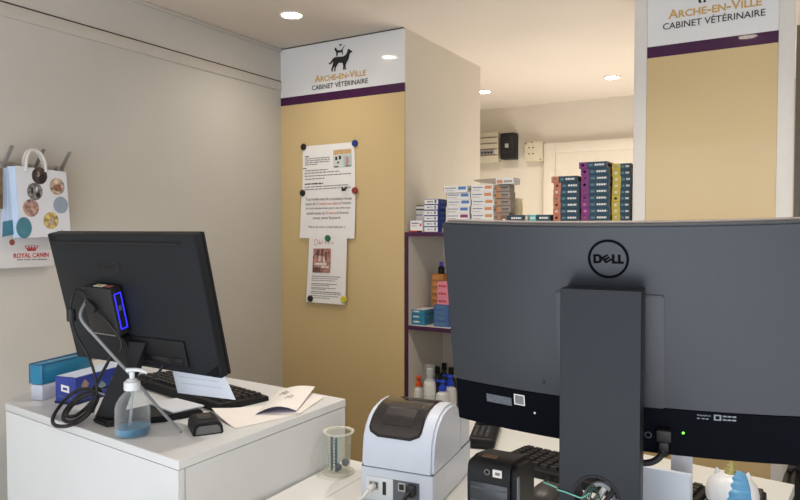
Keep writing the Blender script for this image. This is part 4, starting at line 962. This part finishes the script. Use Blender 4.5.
b = MB(); b.prism([(-.40, .985), (-.13, .985), (-.12, 1.0), (-.12, 1.235), (-.13, 1.25), (-.40, 1.25), (-.41, 1.235), (-.41, 1.0)], ZC, ZC+.012, DCOL, bev=.003, seg=2, caps_only=True); b.build('base', t)
# marks on the dark lower band
o4 = -.0042
b = MB(); rr = random.Random(3)
MS = mat('scratched_label', (92, 98, 108), .6, noise=.4, scale=300)
b.box((-.026, -.008, 0), (.026, .008, .0004), MS, dframe(-.209, -.146, o4), bev=.0)
b.build('worn_label', lb)
b = MB(); b.box((-.0105, -.0105, 0), (.0105, .0105, .0005), PAPER, dframe(-.167, -.139, o4)); b.box((-.0085, -.0085, .0004), (.0085, .0085, .0008), mat('sticker_grey', (120, 124, 130), .6, noise=.3, scale=400), dframe(-.167, -.139, o4)); b.build('square_sticker', lb)
b = MB(); b.lathe([(0, .0006), (.0022, .0006)], WPL, dframe(-.138, -.16, o4), 10); b.build('screw_dot', lb)
b = MB(); b.ball((0, 0, .0), .0020, GREENLED, M=dframe(.115, -.161, o4), u=10, v=6); b.build('power_light', lb)
b = MB(); b.lathe([(.0042, .0), (.0058, .0), (.0058, .001), (.0042, .001), (.0042, 0)], mat('socket_ring', (70, 76, 84), .4, noise=.05), dframe(.06, -.171, o4), 20); b.build('audio_socket', lb)
b = MB()
TX = mat('pale_print', (134, 142, 150), .6, noise=.05)
b.text('DisplayPort', TX, dframe(.1465, -.1265, o4+.0006), width=.020, height=.0034, bold=.02); words = [(.137, .157, -.1325)]
for s0 in (.138, .145, .151): b.box((-.0022, -.0008, 0), (.0022, .0008, .0005), TX, dframe(s0, -.132, o4))
b.box((-.0055, -.005, 0), (.0055, .005, .0005), TX, dframe(.1665, -.1285, o4)); b.box((-.003, -.003, .0004), (.003, .003, .0007), CHIN, dframe(.1665, -.1285, o4))
for s0 in (.177, .184, .191):
    for tt in (-.1255, -.1315): b.box((-.0028, -.0012, 0), (.0028, .0012, .0005), TX, dframe(s0, tt, o4))
b.build('printed_marks', lb)
# power cord of the grey monitor
Mx = dframe(.085, -.172, o4)
t = thing('monitor_power_cable', 'thick black power cable plugged into the grey monitor beside its stand', 'cable', Mx @ Vector((0, 0, .01)))
b = MB(); b.box((-.012, -.004, .0003), (.012, .018, .014), RUB, Mx, bev=.003); b.box((-.008, -.020, .003), (.008, -.003, .015), RUB, Mx, bev=.003); b.build('plug', t)
b = MB(); b.tube([Mx @ Vector((0, -.017, .009)), Mx @ Vector((-.006, -.031, .012)), Mx @ Vector((-.020, -.042, .014)), Mx @ Vector((-.040, -.046, .014)), Mx @ Vector((-.075, -.05, .008)), Mx @ Vector((-.088, -.055, .0))], .0056, RUB, n=12); b.build('cord', t)
b = MB()
for z in (-.021, -.024, -.027): b.tube([Mx @ Vector((-.0075*math.cos(a)-.001, z, .009+.0072*math.sin(a))) for a in [2*math.pi*i/10 for i in range(10)]], .0014, RUB, n=6, closed=True, smooth=2)
b.build('strain_relief', t)
# wires in the stand's opening
def hp(x, z, d): return SM @ Vector((-.003+x, HZ+z, d))
b = MB(); b.tube([hp(-.03, -.03, -.03), hp(-.018, .0, -.02), hp(0, .018, -.018), hp(.018, .01, -.022), hp(.028, -.02, -.03)], .0042, GREYC); b.tube([hp(-.01, -.033, -.035), hp(.004, .0, -.028), hp(.016, .022, -.03)], .005, WHTC); b.tube([hp(.0, -.034, -.02), hp(.014, -.006, -.016), hp(.026, .014, -.02)], .0045, RUB)
tag(b.build('cable_bundle', loc=hp(0, -.02, -.03)), 'grey and white cables bundled in the round opening of the monitor stand', 'cable')
b = MB()
G = mat('green_tie', (70, 128, 104), .6, noise=.15, scale=200); G2 = mat('teal_tie', (120, 190, 172), .5, noise=.1)
for q in range(4):
    b.tube([hp(-.024+.004*q, -.024+.005*q, -.012), hp(-.018+.004*q, .0+.004*q, -.010), hp(-.008+.003*q, .016-.004*q, -.012), hp(.0+.002*q, .004-.006*q, -.014), hp(-.012, -.012+.003*q, -.010)], .0011, mat('dark_green_tie', (36, 66, 56), .6, noise=.15), n=6)
b.tube([hp(-.012, .004, -.008), hp(-.022, -.002, .002), hp(-.034, .000, .003), hp(-.05, .003, .0025), hp(-.0618, .004, .0015), hp(-.064, .004, -.006), hp(-.078, .006, -.01), hp(-.09, .004, -.02)], .0013, G2, n=6)
tag(b.build('twist_tie', loc=hp(-.02, 0, 0)), 'thin green twist tie knotted through the opening of the monitor stand', 'tie')

# ================================================================= BEHIND THE GREY MONITOR
keyboard('keyboard', 'black keyboard behind the big grey monitor', (-.170+.0, 1.655), (-1, .06), .455, .16, ZC, 6, 18) if False else None
keyboard_back('keyboard', 'black keyboard on the counter behind the big grey monitor', (-.165, 1.445), Vector((.99, -.13)).normalized(), .46, .165, ZC, 6, 18)
t = thing('number_pad', 'small black number pad behind the unicorn figurine', 'keypad', (-.135, 1.49, ZC))
MB().box((-.145, 1.49, ZC), (-.035, 1.63, ZC+.016), BPL, bev=.003).build('case', t)
b = MB()
for i in range(5):
    for j in range(6): b.box((-.140+i*.0205, 1.495+j*.0222, ZC+.0155), (-.123+i*.0205, 1.513+j*.0222, ZC+.024), MATS['key_cap'], bev=.002, seg=1)
b.build('keys', t)
t = thing('phone_handset', 'black cordless phone handset lying behind the white label printer', 'phone', (-.705, 1.61, ZC), R(17))
MB().box((-.032, 0, .0), (.040, .205, .030), BPL, bev=.010, seg=3).build('body', t, local=True)
MB().box((-.020, .125, .0298), (.024, .175, .0312), SCREEN, bev=.002).build('display', t, local=True)
b = MB()
for i in range(3):
    for j in range(5): b.box((-.022+i*.016, .02+j*.019, .0296), (-.011+i*.016, .033+j*.019, .0325), mat('grey_key', (52, 54, 58), .5, noise=.05), bev=.0015, seg=1)
b.build('keys', t, local=True)
b = MB(); b.tube([onz(526, 497, ZC+.01), onz(536, 487, ZC+.012), onz(547, 480, ZC+.010), onz(560, 473, ZC+.008), onz(575, 468, ZC+.006)], .0025, RUB)
tag(b.build('keyboard_cable', loc=onz(530, 495, ZC)), 'thin black cable running from beside the black printer under the keyboard', 'cable')
t = thing('computer_mouse', 'dark grey mouse on the counter beside the monitor stand', 'mouse', onz(547, 498, ZC), R(-10))
b = MB(); b.ball((0, 0, .0), 1, mat('mouse_grey', (56, 54, 54), .4, noise=.05), (.033, .055, .032), u=24, v=16)
b.v = [(x, y, max(z, 0)) for x, y, z in b.v]; b.build('body', t, local=True)
MB().cyl((0, .028, .028), (.0, .036, .0255), .004, BPL, 12).build('wheel', t, local=True)
# paper holder and card
t = thing('paper_tray', 'pale white paper tray standing to the side of the monitor stand', 'tray', (-.2, 1.31, ZC))
b = MB(); PWH = mat('bluish_white_plastic', (206, 214, 226), .4, noise=.015)
xa, xb = ony(640, 470, 1.29).x, ony(690, 470, 1.29).x
za, zb_ = ony(643, 467.5, 1.29).z, ony(690, 474, 1.29).z
b.box((xa, 1.29, ZC), (xb, 1.297, (za+zb_)/2), PWH, bev=.002); b.build('front_panel', t)
MB().box((xa, 1.298, ZC), (xb, 1.335, (za+zb_)/2-.012), PWH, bev=.002).build('body', t)
b = MB(); pA_ = [ony(px, py, 1.36) for px, py in ((671, 452), (692.5, 454), (692.5, 480), (671, 480))]
zlo = ZC+.0005; xl, xr = pA_[0].x, pA_[1].x; zh = pA_[0].z
b.prism([(xl, zlo), (xr, zlo), (xr, zh-.002), (xl, zh)], -1.364, -1.360, mat('grey_card', (196, 196, 204), .7, noise=.02), Matrix.Rotation(R(90), 4, 'X'))
tag(b.build('card', loc=(xl, 1.36, zlo)), 'pale grey card standing behind the paper tray', 'card')

# ---- unicorn figurine
ux, uy = -.088, 1.40
t = thing('unicorn_figurine', 'white unicorn figurine with blue mane and golden horn behind the monitor', 'figurine', (ux, uy, ZC))
UW = mat('figurine_white', (222, 224, 226), .35, noise=.02)
M = Matrix.Translation((ux, uy, ZC))
b = MB(); b.lathe([(0, 0), (.030, 0), (.037, .007), (.040, .022), (.036, .038), (.030, .047), (.030, .052), (.040, .061), (.0465, .074), (.047, .086), (.043, .101), (.033, .114), (.018, .122), (0, .124)], UW, M, 32)
b.ball((ux+.004, uy+.040, ZC+.074), .024, UW, (1, 1.1, .85))                      # muzzle, turned to the far side
for sx in (-1, 1):
    b.ball((ux+sx*.026, uy+.030, ZC+.010), .013, UW, (1, 1.5, .75)); b.ball((ux+sx*.034, uy+.022, ZC+.033), .010, UW, (1, 1.6, 1))
b.build('body', t, angle=60)
for px, rx in ((-.025, -.12), (.024, .2)):
    Me = Matrix.Translation((ux+px, uy, ZC+.111)) @ Matrix.Rotation(rx, 4, 'Y')
    MB().lathe([(0, -.004), (.0075, -.004), (.0068, .006), (.0034, .014), (0, .018)], UW, Me @ Matrix.Scale(.6, 4, (0, 1, 0)), 16).build('ear', t)
Mh = Matrix.Translation((ux-.003, uy-.004, ZC+.1195)) @ Matrix.Rotation(R(2), 4, 'Y')
HR = mat('gold_horn', (170, 156, 92), .4, noise=.06)
MB().lathe([(0, 0), (.0115, 0), (.0106, .006), (.0096, .0065), (.0090, .012), (.0076, .0125), (.0068, .019), (.0052, .0195), (.0042, .025), (.0010, .032), (0, .0325)], HR, Mh, 18).build('horn', t)
BLM = mat('mane_blue', (88, 150, 192), .4, noise=.06)
# broad ridged mane running down the back of the head
NV, NU = 60, 14; vs, fs = [], []
for j in range(NV+1):
    f = j/NV; th = R(84)-f*R(150)
    for i in range(NU+1):
        g = -1+2*i/NU
        rad = .0485+.0035*(1-abs(g)**4)+.0020*math.sin(f*52+1.2*g*g)*(1-g*g*.7)
        wv = (.011+.009*math.sin(min(1, f*2)*math.pi/2))*g
        x = ux+.013+.003*f+wv; zz = ZC+.077+.049*math.sin(th)*(1-.10*g*g)*(rad/.0485); y = uy-.047*math.cos(th)*(rad/.0485)*(math.sqrt(max(.05, 1-((x-ux)/.052)**2)))
        vs.append((x, y, zz))
for j in range(NV):
    for i in range(NU): q = j*(NU+1)+i; fs.append((q, q+1, q+NU+2, q+NU+1))
MB().raw(vs, fs, BLM).build('mane', t, angle=80)
for sx in (-1, 1):
    MB().ball((ux+.004+sx*.022, uy+.043, ZC+.088), .004, BLACKINK, u=10, v=8).build('eye', t)

# ---- office chair beyond the counter
t = thing('office_chair', 'dark tweed office chair beyond the end of the counter', 'chair', (.30, 2.0, 0), R(10))
TW = mat('tweed', (74, 66, 60), .95, noise=.6, scale=220, bump=.4)
MB().box((-.24, -.02, .62), (.24, .06, .985), TW, bev=.035, seg=4).build('backrest', t, local=True)
MB().box((-.25, -.47, .43), (.25, .02, .52), TW, bev=.03, seg=3).build('seat', t, local=True)
b = MB(); b.cyl((0, -.22, .09), (0, -.22, .43), .03, BPL, 20); b.build('column', t, local=True)
MB().box((-.03, -.1, .40), (.03, .08, .425), BPL, bev=.004).build('back_support', t, local=True)
MB().box((-.03, .062, .40), (.03, .085, .75), BPL, bev=.004).build('back_support', t, local=True)
for a in range(5):
    an = a*2*math.pi/5; MB().cyl((0, -.22, .09), (.28*math.cos(an), -.22+.28*math.sin(an), .065), .022, BPL, 12, .014).build('leg', t, local=True)
    MB().cyl((.28*math.cos(an)-.012, -.22+.28*math.sin(an), .03), (.28*math.cos(an)+.012, -.22+.28*math.sin(an), .03), .03, RUB, 16).build('caster', t, local=True)
for sx in (-1, 1):
    b = MB(); b.tube([(sx*.24, -.35, .47), (sx*.28, -.36, .60), (sx*.28, -.33, .69), (sx*.28, -.15, .70), (sx*.28, -.10, .62), (sx*.24, -.08, .48)], .016, BPL, n=12); b.build('armrest', t, local=True)
CH = WM[t.name]
t = thing('cable_loop', 'dark loop of cable hanging over the tweed chair beyond the counter end', 'cable', CH @ Vector((-.20, .02, .985)))
b = MB(); b.tube([onz(785, 489, .98), P3(787.5, 476, 1.95), P3(791, 469.5, 1.95), P3(795, 468, 1.95), P3(799, 472, 1.95), P3(802, 485, 1.95)], .009, RUB, n=12); b.build('strand', t)

# ================================================================= LIGHT
W = bpy.data.worlds.new('world'); S.world = W; W.use_nodes = True
bg = W.node_tree.nodes['Background']; bg.inputs[0].default_value = (.82, .90, 1.0, 1); bg.inputs[1].default_value = 1.0
def area(name, loc, target, sx, sy, e, col):
    l = bpy.data.lights.new(name, 'AREA'); l.shape = 'RECTANGLE'; l.size = sx; l.size_y = sy; l.energy = e; l.color = col
    o = bpy.data.objects.new(name, l); COL.objects.link(o); o.location = loc
    o.rotation_euler = (Vector(target)-Vector(loc)).to_track_quat('-Z', 'Y').to_euler()
area('shop_window_daylight', (-.3, -2.3, 1.5), (-.5, 2, 1.3), 3.6, 1.8, 36, (.82, .91, 1.0))
area('floor_bounce_fill', (.3, -.9, .5), (.2, -.6, 2.4), 3.0, 2.4, 62, (.97, .97, 1))  # added fill lamp facing up, lifts the ceiling in place of bounced daylight
area('back_room_bounce_fill', (-.6, 3.45, .9), (-.6, 3.45, 2.4), 1.4, .8, 26, (1, .93, .83))  # added fill lamp that brightens the back room from below
def fill_spot(loc, e, col=(1, .92, .82)):  # extra unseen spots added to brighten the room, no fixtures modelled
    l = bpy.data.lights.new('ceiling_spot_lamp', 'SPOT'); l.energy = e; l.color = col; l.spot_size = R(150); l.spot_blend = .9; l.shadow_soft_size = .04
    o = bpy.data.objects.new('ceiling_spot_lamp', l); COL.objects.link(o); o.location = loc
fill_spot((1.3, 1.6, HC-.012), 28); fill_spot((.9, 3.6, HC-.012), 20); fill_spot((-.9, 1.5, HC-.012), 27)
S.view_settings.view_transform = 'Standard'; S.view_settings.look = 'None'; S.view_settings.exposure = 0
